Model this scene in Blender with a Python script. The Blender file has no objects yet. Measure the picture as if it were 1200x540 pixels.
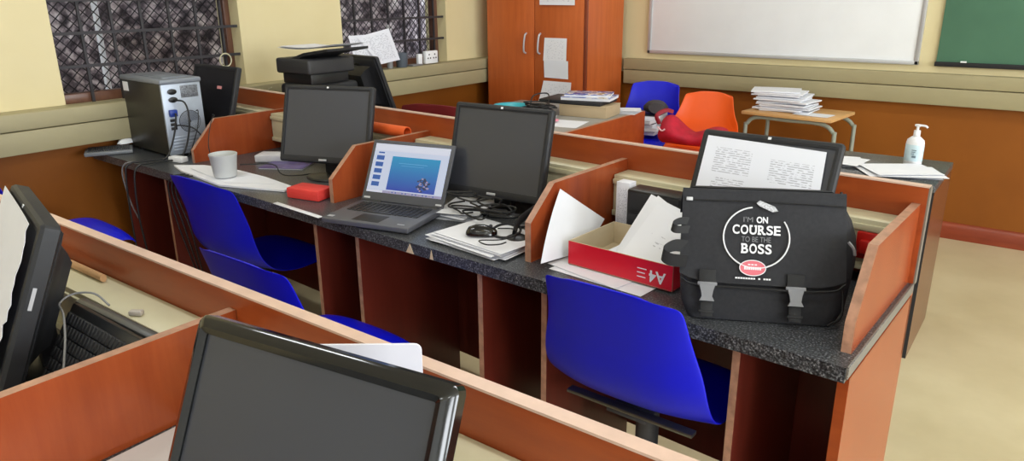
import bpy, bmesh, math, random
from mathutils import Vector, Matrix, Euler
random.seed(7)
S = bpy.context.scene
COL = S.collection
PI = math.pi

# ------------------------------------------------------------------ materials
def srgb(r, g, b):
    f = lambda c: (c/255/12.92) if c/255 <= .04045 else ((c/255+.055)/1.055)**2.4
    return (f(r), f(g), f(b), 1)

def new_mat(name):
    m = bpy.data.materials.new(name); m.use_nodes = True
    nt = m.node_tree; b = nt.nodes['Principled BSDF']
    return m, nt, b

def noise(nt, scale, detail=4, rough=.55, stretch=(1, 1, 1), coord='Object'):
    tc = nt.nodes.new('ShaderNodeTexCoord'); mp = nt.nodes.new('ShaderNodeMapping')
    mp.inputs['Scale'].default_value = stretch
    nt.links.new(tc.outputs[coord], mp.inputs['Vector'])
    n = nt.nodes.new('ShaderNodeTexNoise')
    n.inputs['Scale'].default_value = scale; n.inputs['Detail'].default_value = detail
    n.inputs['Roughness'].default_value = rough
    nt.links.new(mp.outputs['Vector'], n.inputs['Vector'])
    return n

def ramp(nt, src, stops):
    r = nt.nodes.new('ShaderNodeValToRGB')
    e = r.color_ramp.elements
    e[0].position, e[0].color = stops[0]
    e[1].position, e[1].color = stops[-1]
    for p, c in stops[1:-1]:
        x = e.new(p); x.color = c
    nt.links.new(src, r.inputs['Fac'])
    return r

def flat(name, col, rough=.5, spec=.5, metal=0, var=.06, scale=6, bump=0, coat=0):
    """A surface of one colour with slight procedural variation."""
    m, nt, b = new_mat(name)
    c = srgb(*col)
    n = noise(nt, scale)
    lo = tuple(x*(1-var) for x in c[:3])+(1,); hi = tuple(min(1, x*(1+var)) for x in c[:3])+(1,)
    r = ramp(nt, n.outputs['Fac'], [(.3, lo), (.7, hi)])
    nt.links.new(r.outputs['Color'], b.inputs['Base Color'])
    b.inputs['Roughness'].default_value = rough
    b.inputs['Specular IOR Level'].default_value = spec
    b.inputs['Metallic'].default_value = metal
    b.inputs['Coat Weight'].default_value = coat
    if bump:
        n2 = noise(nt, scale*12, 6)
        bp = nt.nodes.new('ShaderNodeBump'); bp.inputs['Strength'].default_value = bump; bp.inputs['Distance'].default_value = .01
        nt.links.new(n2.outputs['Fac'], bp.inputs['Height']); nt.links.new(bp.outputs['Normal'], b.inputs['Normal'])
    return m

def wood(name, a, bcol, stretch=(1, 8, 8), scale=3, rough=.34, spec=.5):
    m, nt, b = new_mat(name)
    n = noise(nt, scale, 8, .65, stretch)
    n2 = noise(nt, 1.7, 3)
    mx = nt.nodes.new('ShaderNodeMath'); mx.operation = 'MULTIPLY_ADD'
    mx.inputs[1].default_value = .55; nt.links.new(n.outputs['Fac'], mx.inputs[0])
    m2 = nt.nodes.new('ShaderNodeMath'); m2.operation = 'MULTIPLY'; m2.inputs[1].default_value = .45
    nt.links.new(n2.outputs['Fac'], m2.inputs[0]); nt.links.new(m2.outputs[0], mx.inputs[2])
    r = ramp(nt, mx.outputs[0], [(.32, srgb(*a)), (.68, srgb(*bcol))])
    nt.links.new(r.outputs['Color'], b.inputs['Base Color'])
    b.inputs['Roughness'].default_value = rough; b.inputs['Specular IOR Level'].default_value = spec
    return m

def granite(name):
    m, nt, b = new_mat(name)
    n = noise(nt, 220, 3, .6)
    r = ramp(nt, n.outputs['Fac'], [(.36, srgb(18, 19, 21)), (.49, srgb(56, 58, 61)), (.59, srgb(90, 93, 97)), (.71, srgb(160, 162, 165))])
    nt.links.new(r.outputs['Color'], b.inputs['Base Color'])
    b.inputs['Roughness'].default_value = .28
    return m

def paper_mat(name, col=(232, 234, 240), lines=False, rows=60, dens=.5, box=None, xs=14, inkcol=(168, 170, 182)):
    """White paper; with lines=True faint grey print rows in the sheet's own UV."""
    m, nt, b = new_mat(name)
    b.inputs['Roughness'].default_value = .7; b.inputs['Specular IOR Level'].default_value = .25
    base = srgb(*col)
    if not lines:
        n = noise(nt, 9)
        r = ramp(nt, n.outputs['Fac'], [(.3, tuple(x*.96 for x in base[:3])+(1,)), (.7, base)])
        nt.links.new(r.outputs['Color'], b.inputs['Base Color']); return m
    uv = nt.nodes.new('ShaderNodeUVMap'); sep = nt.nodes.new('ShaderNodeSeparateXYZ')
    nt.links.new(uv.outputs['UV'], sep.inputs[0])
    def math_(op, a, v=None, c=None):
        x = nt.nodes.new('ShaderNodeMath'); x.operation = op
        for i, q in enumerate((a, v, c)):
            if q is None: continue
            if isinstance(q, (int, float)): x.inputs[i].default_value = q
            else: nt.links.new(q, x.inputs[i])
        return x.outputs[0]
    fr = math_('FRACT', math_('MULTIPLY', sep.outputs['Y'], rows))
    row = math_('LESS_THAN', fr, .42)
    mp = nt.nodes.new('ShaderNodeMapping'); mp.inputs['Scale'].default_value = (xs, rows, 1)
    nt.links.new(uv.outputs['UV'], mp.inputs['Vector'])
    n = nt.nodes.new('ShaderNodeTexNoise'); n.inputs['Scale'].default_value = 1.0; n.inputs['Detail'].default_value = 2
    nt.links.new(mp.outputs['Vector'], n.inputs['Vector'])
    ink = math_('MULTIPLY', row, math_('GREATER_THAN', n.outputs['Fac'], dens))
    boxes = box or [(.12, .88, .1, .9)]
    tot = None
    for (x0, x1, y0, y1) in boxes:
        k = math_('MULTIPLY', math_('MULTIPLY', math_('GREATER_THAN', sep.outputs['X'], x0), math_('LESS_THAN', sep.outputs['X'], x1)),
                  math_('MULTIPLY', math_('GREATER_THAN', sep.outputs['Y'], y0), math_('LESS_THAN', sep.outputs['Y'], y1)))
        tot = k if tot is None else math_('MAXIMUM', tot, k)
    ink = math_('MULTIPLY', ink, tot)
    mixn = nt.nodes.new('ShaderNodeMix'); mixn.data_type = 'RGBA'
    nt.links.new(ink, mixn.inputs['Factor'])
    mixn.inputs['A'].default_value = base; mixn.inputs['B'].default_value = srgb(*inkcol)
    nt.links.new(mixn.outputs['Result'], b.inputs['Base Color'])
    return m

EMI = 1.45
def emit(name, col, strength=1.0, col2=None):
    m, nt, b = new_mat(name)
    b.inputs['Base Color'].default_value = (.01, .01, .01, 1)
    b.inputs['Roughness'].default_value = .35
    b.inputs['Emission Strength'].default_value = strength*EMI
    if col2:
        uv = nt.nodes.new('ShaderNodeUVMap'); sep = nt.nodes.new('ShaderNodeSeparateXYZ')
        nt.links.new(uv.outputs['UV'], sep.inputs[0])
        r = ramp(nt, sep.outputs['Y'], [(0, srgb(*col)), (1, srgb(*col2))])
        nt.links.new(r.outputs['Color'], b.inputs['Emission Color'])
    else:
        b.inputs['Emission Color'].default_value = srgb(*col)
    return m

WOOD = wood('cherry_laminate', (138, 57, 24), (172, 83, 36))
WOODV = wood('cherry_laminate_upright', (130, 53, 25), (164, 78, 38), (8, 8, 1), 3, .26)
WOODSHADE = wood('cherry_laminate_shaded', (88, 32, 24), (112, 42, 30), (8, 8, 1))  # same cherry laminate, under-desk shade put into a darker colour
CABW = wood('cabinet_laminate', (176, 82, 34), (204, 106, 50), (9, 9, .8), 3, .35)
EDGE = flat('pale_edging', (214, 184, 166), .35, .5, 0, .08, 20)
EDGED = flat('worn_edging', (170, 128, 104), .4, .5, 0, .25, 40)
GREYED = flat('grey_edging', (118, 113, 105), .5)
GRAN = granite('speckled_granite_laminate')
TRUNK = flat('cream_trunking', (206, 200, 168), .4, .5, 0, .03)
BLACK = flat('black_plastic', (26, 27, 29), .38, .5, 0, .1, 30)
BLACKM = flat('matte_black_plastic', (36, 37, 40), .55, .4, 0, .1, 60)
GLOSS = flat('gloss_black_plastic', (16, 17, 18), .12, .6, 0, .1, 20)
DKGREY = flat('dark_grey_plastic', (58, 59, 62), .45)
SCREEN = flat('unlit_lcd_panel', (58, 60, 67), .34, .55, 0, .03, 3)
SCREENB = flat('unlit_dark_lcd_panel', (34, 34, 38), .25, .5, 0, .03, 3)
SILVER = flat('silver_badge', (190, 192, 196), .3, .5, .2)
WHITEP = flat('white_plastic', (236, 238, 240), .4, .5, 0, .02)
STEEL = flat('galvanised_steel', (176, 186, 200), .42, .5, .35, .08, 14)
PAPER = paper_mat('white_paper')
PAPERG = paper_mat('printed_paper', (226, 228, 236), True, 34, .52)
PAPERF = paper_mat('form_paper', (228, 231, 240), True, 34, .46, [(.1, .42, .52, .86), (.58, .93, .50, .80), (.12, .40, .12, .46), (.60, .92, .14, .44)], 26, (178, 180, 190))
PAPERL = paper_mat('few_line_paper', (232, 234, 240), True, 16, .60, [(.25, .8, .35, .62)], 6, (190, 192, 200))
PAPERT = paper_mat('notice_paper', (236, 236, 240), True, 40, .60)
CREAM = flat('cream_wall_paint', (228, 212, 158), .75, .2, 0, .035, 1.5, .06)
BAND = flat('olive_beige_ledge_paint', (164, 155, 120), .55, .4, 0, .04, 2.5, .05)
BLUE = flat('blue_polypropylene', (5, 16, 204), .38, .45, 0, .05, 5)
ORANGE = flat('orange_polypropylene', (232, 88, 14), .38, .5, 0, .05, 5)
MAROON = flat('maroon_polypropylene', (112, 34, 38), .5, .4, 0, .08, 12)
CHROME = flat('dull_metal', (120, 120, 116), .3, .5, .9, .1)
CABLE = flat('black_cable', (24, 24, 25), .5)
GCABLE = flat('grey_cable', (120, 120, 120), .5)
NYLON = flat('black_nylon', (36, 37, 41), .72, .35, 0, .18, 120, .25)
NYLON2 = flat('black_webbing', (20, 21, 23), .6, .4, 0, .2, 200, .2)
RED = flat('red_card', (206, 14, 40), .38, .5, 0, .03)
CORAL = flat('coral_red_card', (222, 66, 60), .45, .5, 0, .04)
CARD = flat('brown_card', (196, 180, 150), .7, .3, 0, .06)
PINE = wood('pale_desk_top', (196, 148, 92), (222, 178, 120), (1, 9, 9), 4, .45)
TUBE = flat('grey_green_enamel', (150, 156, 142), .4, .5, 0, .05)

# ------------------------------------------------------------------ mesh helper
class MB:
    def __init__(self):
        self.bm = bmesh.new(); self.uv = self.bm.loops.layers.uv.new('UVMap')
        self.xf = Matrix.Identity(4)
    def _mark(self, verts, mi, xf=None):
        M = self.xf if xf is None else self.xf @ xf
        for v in verts: v.co = M @ v.co
        fs = {f for v in verts for f in v.link_faces}
        for f in fs: f.material_index = mi
        return fs
    def box(self, lo, hi, mi=0, bevel=0, seg=2, xf=None, top=None, right=None, front=None):
        r = bmesh.ops.create_cube(self.bm, size=1); vs = r['verts']
        c = [(a+b)/2 for a, b in zip(lo, hi)]; d = [b-a for a, b in zip(lo, hi)]
        for v in vs: v.co = Vector((c[0]+v.co.x*d[0], c[1]+v.co.y*d[1], c[2]+v.co.z*d[2]))
        fs = {f for v in vs for f in v.link_faces}
        for f in fs:
            f.material_index = mi; f.normal_update(); n = f.normal
            if top is not None and n.z > .9: f.material_index = top
            if right is not None and n.x > .9: f.material_index = right
            if front is not None and n.y < -.9: f.material_index = front
        if bevel:
            es = {e for v in vs for e in v.link_edges}
            rb = bmesh.ops.bevel(self.bm, geom=list(es), offset=bevel, segments=seg, affect='EDGES', profile=.5)
            vs = list({v for f in rb['faces'] for v in f.verts} | {v for v in vs if v.is_valid})
        M = self.xf if xf is None else self.xf @ xf
        for v in vs: v.co = M @ v.co
        return self
    def prism(self, pts, axis, a, b, mi=0, xf=None, side=None):
        """2-D polygon pts extruded along axis ('x','y','z') from a to b."""
        def P(p, t):
            return Vector({'x': (t, p[0], p[1]), 'y': (p[0], t, p[1]), 'z': (p[0], p[1], t)}[axis])
        va = [self.bm.verts.new(P(p, a)) for p in pts]; vb = [self.bm.verts.new(P(p, b)) for p in pts]
        fs = [self.bm.faces.new(va), self.bm.faces.new(vb[::-1])]
        n = len(pts)
        for i in range(n):
            f = self.bm.faces.new((va[i], vb[i], vb[(i+1) % n], va[(i+1) % n])); f.material_index = mi if side is None else side
        for f in fs: f.material_index = mi
        bmesh.ops.recalc_face_normals(self.bm, faces=list({f for v in va+vb for f in v.link_faces}))
        M = self.xf if xf is None else self.xf @ xf
        for v in va+vb: v.co = M @ v.co
        return self
    def loft(self, rings, mi=0, cap=True, closed=True, xf=None):
        """rings: list of lists of points (same count)."""
        R = [[self.bm.verts.new(Vector(p)) for p in r] for r in rings]
        n = len(R[0]); fs = []
        for a, b in zip(R, R[1:]):
            for i in range(n if closed else n-1):
                j = (i+1) % n
                fs.append(self.bm.faces.new((a[i], a[j], b[j], b[i])))
        if cap:
            fs.append(self.bm.faces.new(R[0][::-1])); fs.append(self.bm.faces.new(R[-1]))
        for f in fs: f.material_index = mi
        bmesh.ops.recalc_face_normals(self.bm, faces=fs)
        M = self.xf if xf is None else self.xf @ xf
        for r in R:
            for v in r: v.co = M @ v.co
        return self
    def lathe(self, prof, seg=24, mi=0, at=(0, 0, 0), sx=1, sy=1, xf=None):
        rings = [[(at[0]+sx*r*math.cos(2*PI*k/seg), at[1]+sy*r*math.sin(2*PI*k/seg), at[2]+z) for k in range(seg)] for r, z in prof]
        return self.loft(rings, mi, True, True, xf)
    def tube(self, pts, r, seg=8, mi=0, smooth=True, closed=False, xf=None, r2=None):
        P = [Vector(p) for p in pts]
        if smooth and len(P) > 2: P = catmull(P, 5, closed)
        n = len(P); rings = []; prev = None
        for i, p in enumerate(P):
            if closed: t = P[(i+1) % n]-P[i-1]
            else: t = P[min(i+1, n-1)]-P[max(i-1, 0)]
            t.normalize()
            if prev is None:
                a = Vector((0, 0, 1)) if abs(t.z) < .9 else Vector((1, 0, 0))
                nrm = t.cross(a).normalized()
            else:
                nrm = (prev-t*prev.dot(t)).normalized()
            prev = nrm; bn = t.cross(nrm)
            rr, ra = r, (r2 or r)
            rings.append([p+nrm*rr*math.cos(2*PI*k/seg)+bn*ra*math.sin(2*PI*k/seg) for k in range(seg)])
        if closed: rings.append(rings[0])
        return self.loft(rings, mi, not closed, True, xf)
    def cyl(self, p0, p1, r, seg=16, mi=0, r1=None):
        p0, p1 = Vector(p0), Vector(p1); t = (p1-p0).normalized()
        a = Vector((0, 0, 1)) if abs(t.z) < .9 else Vector((1, 0, 0))
        n = t.cross(a).normalized(); b = t.cross(n)
        ring = lambda p, q: [p+n*q*math.cos(2*PI*k/seg)+b*q*math.sin(2*PI*k/seg) for k in range(seg)]
        return self.loft([ring(p0, r), ring(p1, r1 if r1 is not None else r)], mi)
    def quad(self, pts, mi=0, xf=None):
        vs = [self.bm.verts.new(Vector(p)) for p in pts]
        f = self.bm.faces.new(vs); f.material_index = mi
        for l, c in zip(f.loops, ((0, 0), (1, 0), (1, 1), (0, 1))): l[self.uv].uv = c
        M = self.xf if xf is None else self.xf @ xf
        for v in vs: v.co = M @ v.co
        return self
    def patch(self, fn, nu, nv, th, mi=0):
        """Curved sheet fn(u,v)->point with real thickness th (downwards along its normal) and UVs."""
        top = [[self.bm.verts.new(Vector(fn(i/nu, j/nv))) for j in range(nv+1)] for i in range(nu+1)]
        fs = []
        for i in range(nu):
            for j in range(nv):
                f = self.bm.faces.new((top[i][j], top[i+1][j], top[i+1][j+1], top[i][j+1])); f.material_index = mi
                for l, (a, b) in zip(f.loops, ((i, j), (i+1, j), (i+1, j+1), (i, j+1))): l[self.uv].uv = (a/nu, b/nv)
                f.normal_update(); fs.append(f)
        nrm = [[sum((f.normal for f in top[i][j].link_faces), Vector()).normalized() for j in range(nv+1)] for i in range(nu+1)]
        bot = [[self.bm.verts.new(top[i][j].co-nrm[i][j]*th) for j in range(nv+1)] for i in range(nu+1)]
        for i in range(nu):
            for j in range(nv):
                f = self.bm.faces.new((bot[i][j+1], bot[i+1][j+1], bot[i+1][j], bot[i][j])); f.material_index = mi
        def side(a, b, c, d):
            self.bm.faces.new((a, b, c, d)).material_index = mi
        for i in range(nu):
            side(top[i+1][0], top[i][0], bot[i][0], bot[i+1][0]); side(top[i][nv], top[i+1][nv], bot[i+1][nv], bot[i][nv])
        for j in range(nv):
            side(top[0][j], top[0][j+1], bot[0][j+1], bot[0][j]); side(top[nu][j+1], top[nu][j], bot[nu][j], bot[nu][j+1])
        for r in top+bot:
            for v in r: v.co = self.xf @ v.co
        return self
    def build(self, name, mats, parent=None, angle=.7, subsurf=0):
        me = bpy.data.meshes.new(name); self.bm.to_mesh(me); self.bm.free()
        for m in (mats if isinstance(mats, (list, tuple)) else [mats]): me.materials.append(m)
        for p in me.polygons: p.use_smooth = True
        me.set_sharp_from_angle(angle=angle)
        o = bpy.data.objects.new(name, me); COL.objects.link(o)
        if parent is not None: o.parent = parent
        if subsurf:
            md = o.modifiers.new('smooth', 'SUBSURF'); md.levels = subsurf; md.render_levels = subsurf
        return o

def catmull(P, k, closed=False):
    out = []; n = len(P)
    rng = range(n if closed else n-1)
    for i in rng:
        p0 = P[(i-1) % n] if closed or i > 0 else P[0]*2-P[1]
        p1 = P[i]; p2 = P[(i+1) % n]
        p3 = P[(i+2) % n] if closed or i+2 < n else P[-1]*2-P[-2]
        for s in range(k):
            t = s/k
            out.append(.5*((2*p1)+(-p0+p2)*t+(2*p0-5*p1+4*p2-p3)*t*t+(-p0+3*p1-3*p2+p3)*t**3))
    if not closed: out.append(P[-1])
    return out

def thing(name, label, cat, loc=(0, 0, 0), rz=0, group=None):
    o = bpy.data.objects.new(name, None); COL.objects.link(o)
    o.empty_display_size = .05
    o.location = loc; o.rotation_euler = (0, 0, rz); o['label'] = label; o['category'] = cat
    if group: o['group'] = group
    return o
def tag(o, label, cat, group=None):
    o['label'] = label; o['category'] = cat
    if group: o['group'] = group
    return o
def struct(o): o['kind'] = 'structure'; return o
def at(o, loc, rz=0): o.location = loc; o.rotation_euler = (0, 0, rz); return o

# ------------------------------------------------------------------ camera
H = 1.45
F, TH, RO, YAW = 859.748350, 0.314044013, -0.00836769631, -0.641462323
fw = Vector((math.sin(YAW)*math.cos(TH), math.cos(YAW)*math.cos(TH), -math.sin(TH)))
rt = Vector((math.cos(YAW), -math.sin(YAW), 0)); up = rt.cross(fw)
rt, up = rt*math.cos(RO)+up*math.sin(RO), -rt*math.sin(RO)+up*math.cos(RO)
cd = bpy.data.cameras.new('camera'); cam = bpy.data.objects.new('camera', cd); COL.objects.link(cam)
cd.sensor_fit = 'HORIZONTAL'; cd.sensor_width = 36; cd.lens = F/1200*36; cd.clip_start = .02
cam.matrix_world = Matrix(((rt.x, up.x, -fw.x, 0), (rt.y, up.y, -fw.y, 0), (rt.z, up.z, -fw.z, H), (0, 0, 0, 1)))
S.camera = cam

# ------------------------------------------------------------------ room
XL, YB, XR, YR, ZC = -3.66, 5.0, 4.6, -3.4, 2.9       # left wall, back wall, right wall, rear wall, ceiling
LEDX, LEDY = -3.55, 4.94                              # front faces of the ledges
ZB0, ZB1 = .80, .975                                  # ledge bottom / top

mfl, nt, b = new_mat('sheet_vinyl_floor')
n = noise(nt, 2.2, 5, .6); r = ramp(nt, n.outputs['Fac'], [(.3, srgb(190, 176, 140)), (.7, srgb(206, 193, 158))])
nt.links.new(r.outputs['Color'], b.inputs['Base Color']); b.inputs['Roughness'].default_value = .32
m = MB(); m.box((XL-.3, YR-.2, -.1), (XR+.2, YB+.2, 0)); struct(m.build('floor', mfl))
m = MB(); m.box((XL-.3, YR-.2, ZC), (XR+.2, YB+.2, ZC+.1)); struct(m.build('ceiling', flat('white_ceiling_paint', (232, 230, 222), .8)))

# walls: cream above the ledge, brown gloss paint below it
mw, nt, b = new_mat('two_tone_wall_paint')
tc = nt.nodes.new('ShaderNodeTexCoord'); sp = nt.nodes.new('ShaderNodeSeparateXYZ'); nt.links.new(tc.outputs['Object'], sp.inputs[0])
gt = nt.nodes.new('ShaderNodeMath'); gt.operation = 'GREATER_THAN'; gt.inputs[1].default_value = .88; nt.links.new(sp.outputs['Z'], gt.inputs[0])
n = noise(nt, 1.6, 4)
ra = ramp(nt, n.outputs['Fac'], [(.3, srgb(216, 202, 156)), (.7, srgb(224, 211, 168))])
rb = ramp(nt, n.outputs['Fac'], [(.3, srgb(128, 71, 16)), (.7, srgb(144, 83, 22))])
mx = nt.nodes.new('ShaderNodeMix'); mx.data_type = 'RGBA'
nt.links.new(gt.outputs[0], mx.inputs['Factor']); nt.links.new(rb.outputs['Color'], mx.inputs['A']); nt.links.new(ra.outputs['Color'], mx.inputs['B'])
nt.links.new(mx.outputs['Result'], b.inputs['Base Color']); b.inputs['Roughness'].default_value = .5; b.inputs['Specular IOR Level'].default_value = .3

WINS = [(1.49, 2.44), (3.155, 4.125)]; WZ0, WZ1 = .965, 2.3
m = MB(); x0, x1 = XL-.2, XL
ys = [YR-.2, WINS[0][0], WINS[0][1], WINS[1][0], WINS[1][1], YB]
for i in (0, 2, 4): m.box((x0, ys[i], 0), (x1, ys[i+1], ZC))
for a, bb in WINS:
    m.box((x0, a, 0), (x1, bb, WZ0)); m.box((x0, a, WZ1), (x1, bb, ZC))
struct(m.build('wall_left', mw))
m = MB(); m.box((XL-.2, YB, 0), (XR+.2, YB+.2, ZC)); struct(m.build('wall_back', mw))
WPW = flat('white_wall_paint', (222, 224, 226), .8, .2)
m = MB()   # right wall with three big window openings
for a, bb in ((YR-.2, -2.6), (-1.0, -.4), (1.2, 1.8), (3.4, YB)): m.box((XR, a, 0), (XR+.2, bb, ZC))
for a, bb in ((-2.6, -1.0), (-.4, 1.2), (1.8, 3.4)):
    m.box((XR, a, 0), (XR+.2, bb, 1.0)); m.box((XR, a, 2.5), (XR+.2, bb, ZC))
struct(m.build('wall_right', WPW))
m = MB(); m.box((XL-.2, YR-.2, 0), (XR+.2, YR, ZC)); struct(m.build('wall_rear', WPW))

# painted service ledges
def ledge_profile():   # (depth from wall, z) with a shallow joint line
    return None
m = MB(); m.box((XL, -1.5, ZB0), (LEDX, YB, ZB0+.098), bevel=.004); m.box((XL, -1.5, ZB0+.102), (LEDX+.004, YB, ZB1), bevel=.006)
struct(m.build('trim_1', BAND))
m = MB(); m.box((-2.645, LEDY, ZB0), (XR, YB, ZB0+.098), bevel=.004); m.box((-2.645, LEDY-.004, ZB0+.102), (XR, YB, ZB1+.005), bevel=.006)
struct(m.build('trim_2', BAND))
m = MB(); m.prism([(YB, 0), (YB-.022, 0), (YB-.022, .075), (YB-.012, .092), (YB, .1)], 'x', -2.6, XR)
struct(m.build('baseboard_back', wood('skirting_wood', (120, 46, 22), (150, 66, 34), (1, 8, 8))))

# left windows: wooden frame, glass, expanded-metal screen, burglar bars
FRW = wood('window_frame_wood', (84, 56, 44), (118, 80, 62), (8, 8, 1))
GLS, nt, b = new_mat('window_glass')
b.inputs['Base Color'].default_value = (.9, .92, .95, 1); b.inputs['Transmission Weight'].default_value = 1; b.inputs['Roughness'].default_value = .02; b.inputs['IOR'].default_value = 1.1
BAR = flat('burglar_bar_steel', (58, 56, 60), .5, .5, .3)
MESHM = flat('expanded_steel_mesh', (46, 43, 48), .6, .4, .3)
for wi, (a, bb) in enumerate(WINS):
    gx = XL-.11
    fr = MB(); f = .035
    for lo, hi in (((gx-.03, a, WZ0), (gx+.03, a+f, WZ1)), ((gx-.03, bb-f, WZ0), (gx+.03, bb, WZ1)), ((gx-.03, a, WZ0), (gx+.03, bb, WZ0+f+.01)), ((gx-.03, a, WZ1-f), (gx+.03, bb, WZ1))):
        fr.box(lo, hi, bevel=.004)
    w = struct(fr.build('window_%d' % (wi+1), FRW))
    g = MB(); g.box((gx-.004, a+f, WZ0+f), (gx, bb-f, WZ1-f)); g.build('pane', GLS, w)
    # diamond mesh behind the glass
    s = MB(); xx = gx-.035; y0, y1, z0, z1 = a+f, bb-f, WZ0+f, 1.75
    st = .05
    k = y0-(z1-z0)
    while k < y1:
        for sg in (1, -1):
            zs = (z1-z0)
            ya, yb2 = (k, k+zs)
            t0 = max(0, (y0-ya)/zs); t1 = min(1, (y1-ya)/zs)
            if t1-t0 > .02:
                P = lambda t: (xx, ya+t*zs, (z0+t*zs) if sg > 0 else (z1-t*zs))
                s.cyl(P(t0), P(t1), .0027, 5)
        k += st
    s.build('screen_mesh', MESHM, w)
    bars = [z for z in (1.138, 1.286, 1.432, 1.6, 1.8, 2.0)]
    for z in bars:
        bz = MB(); bz.box((XL-.035, a-.004+.004, z-.007), (XL-.023, bb, z+.007)); bz.build('horizontal_bar', BAR, w)
    nv = 6
    for k in range(1, nv+1):
        y = a+(bb-a)*k/(nv+.55)
        bz = MB(); bz.box((XL-.052, y-.006, WZ0), (XL-.04, y+.006, WZ1)); bz.build('vertical_bar', BAR, w)

# what stands outside those windows: a shaded rough hedge and a white rod added as a bright gap of light
mo, nt, b = new_mat('shaded_hedge_leaves')
n = noise(nt, 13, 4, .55); r = ramp(nt, n.outputs['Fac'], [(.34, srgb(48, 42, 48)), (.47, srgb(112, 102, 108)), (.57, srgb(188, 176, 178)), (.70, srgb(246, 240, 238))])
nt.links.new(r.outputs['Color'], b.inputs['Base Color']); b.inputs['Roughness'].default_value = .9
m = MB()
m.patch(lambda u, v: (-4.75+.10*math.sin(u*37+v*11)+.08*math.sin(v*29-u*17), -.5+u*8.5, -.1+v*3.4), 60, 24, .25)
o = m.build('outside_hedge', mo); o['kind'] = 'structure'
m = MB(); m.cyl((-4.25, 1.965, 0), (-4.25, 1.965, 3.2), .016, 12)
o = m.build('outside_light_strip', WHITEP); tag(o, 'thin white post standing outside the barred window', 'light strip')

# boards on the back wall
t = thing('whiteboard', 'large white dry-wipe board in a thin aluminium frame on the back wall', 'whiteboard', (0, 0, 0))
m = MB(); m.box((-2.455, YB-.022, 1.04), (-.735, YB-.001, 2.2), bevel=.002); m.build('board_surface', flat('whiteboard_enamel', (236, 239, 241), .3, .5, 0, .02), t)
m = MB()
for lo, hi in (((-2.475, YB-.03, 1.022), (-.715, YB-.001, 1.045)), ((-2.475, YB-.03, 2.195), (-.715, YB-.001, 2.215)), ((-2.475, YB-.03, 1.022), (-2.452, YB-.001, 2.215)), ((-.738, YB-.03, 1.022), (-.715, YB-.001, 2.215))): m.box(lo, hi, bevel=.003)
m.build('frame', flat('board_aluminium', (196, 198, 200), .35, .5, .4), t)
t = thing('chalkboard', 'green chalkboard with a dark lower rail on the back wall', 'chalkboard')
m = MB(); m.box((-.625, YB-.02, 1.045), (2.4, YB-.001, 2.2), bevel=.002); m.build('board_surface', flat('green_board', (84, 126, 102), .7, .3, 0, .1, 2.5), t)
m = MB()
m.box((-.63, YB-.034, 1.02), (2.42, YB-.001, 1.046), bevel=.003); m.box((-.63, YB-.028, 2.2), (2.42, YB-.001, 2.22)); m.build('rail', BLACKM, t)
m = MB(); m.tube([(-.5, YB-.036, 1.05), (-.47, YB-.036, 1.05)], .005, 8, smooth=False); tag(m.build('chalk', WHITEP), 'tiny white chalk stub on the green board rail', 'chalk')

# ------------------------------------------------------------------ cabinet
CX0, CX1, CY = -3.52, -2.66, 4.42
t = thing('wardrobe_cabinet', 'tall cherry-wood two-door cupboard in the room corner', 'cupboard', ((CX0+CX1)/2, (CY+LEDY)/2, 0))
ox, oy = (CX0+CX1)/2, (CY+LEDY)/2
W2 = (CX1-CX0)/2; D2 = (LEDY-.01-CY)/2
m = MB()
m.box((-W2, -D2+.02, 0), (-W2+.02, D2, 1.95)); m.box((W2-.02, -D2+.02, 0), (W2, D2, 1.95)); m.box((-W2+.02, D2-.02, 0), (W2-.02, D2, 1.95))
m.box((-W2+.02, -D2+.02, .05), (W2-.02, D2-.02, .08)); m.box((-W2-.005, -D2-.005, 1.95), (W2+.005, D2, 1.975), bevel=.003); m.box((-W2+.02, -D2+.04, 0), (W2-.02, -D2+.055, .05))
m.build('carcass', CABW, t)
for s in (-1, 1):
    m = MB(); x0, x1 = (-W2+.002, -.0025) if s < 0 else (.0025, W2-.022)
    m.box((x0, -D2, .06), (x1, -D2+.018, 1.945), bevel=.002)
    dr = m.build('door', CABW, t)
    hx = -.07 if s < 0 else .052
    m = MB(); m.tube([(hx, -D2-.001, 1.17), (hx+.004, -D2-.026, 1.155), (hx, -D2-.034, 1.10), (hx-.006, -D2-.026, 1.045), (hx-.006, -D2-.001, 1.03)], .0065, 8)
    m.build('handle', SILVER, dr)
m = MB(); m.box((W2-.021, -D2-.001, .06), (W2+.001, -D2+.019, 1.945), bevel=.001); m.build('corner_edging', wood('dark_edging', (110, 46, 24), (140, 62, 34), (8, 8, 1)), t)

def paper(name, c, label, mat=PAPER, bump=.003, cat='paper', group=None, th=.0006, n=8, seed=0, curl=None, extra=None):
    """A sheet through four 3-D corners (bl, br, tr, tl) with gentle bulges; extra: material of a second slot."""
    rnd = random.Random(seed or hash(label) % 9999)
    ph = [rnd.uniform(0, 6.28) for _ in range(4)]
    C = [Vector(p) for p in c]
    nrm = (C[1]-C[0]).cross(C[3]-C[0]).normalized()
    o = sum(C, Vector())/4
    def fn(u, v):
        p = (C[0]*(1-u)+C[1]*u)*(1-v)+(C[3]*(1-u)+C[2]*u)*v
        d = bump*(1+.6*math.sin(3.1*u+ph[0])+.4*math.sin(4.3*v+ph[1])+.3*math.sin(5*u-4*v+ph[2]))
        if curl: d += curl(u, v)
        return p+nrm*d-o
    m = MB(); m.patch(fn, n, n, th)
    ob = m.build(name, mat); ob.location = o
    return tag(ob, label, cat, group)

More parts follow.
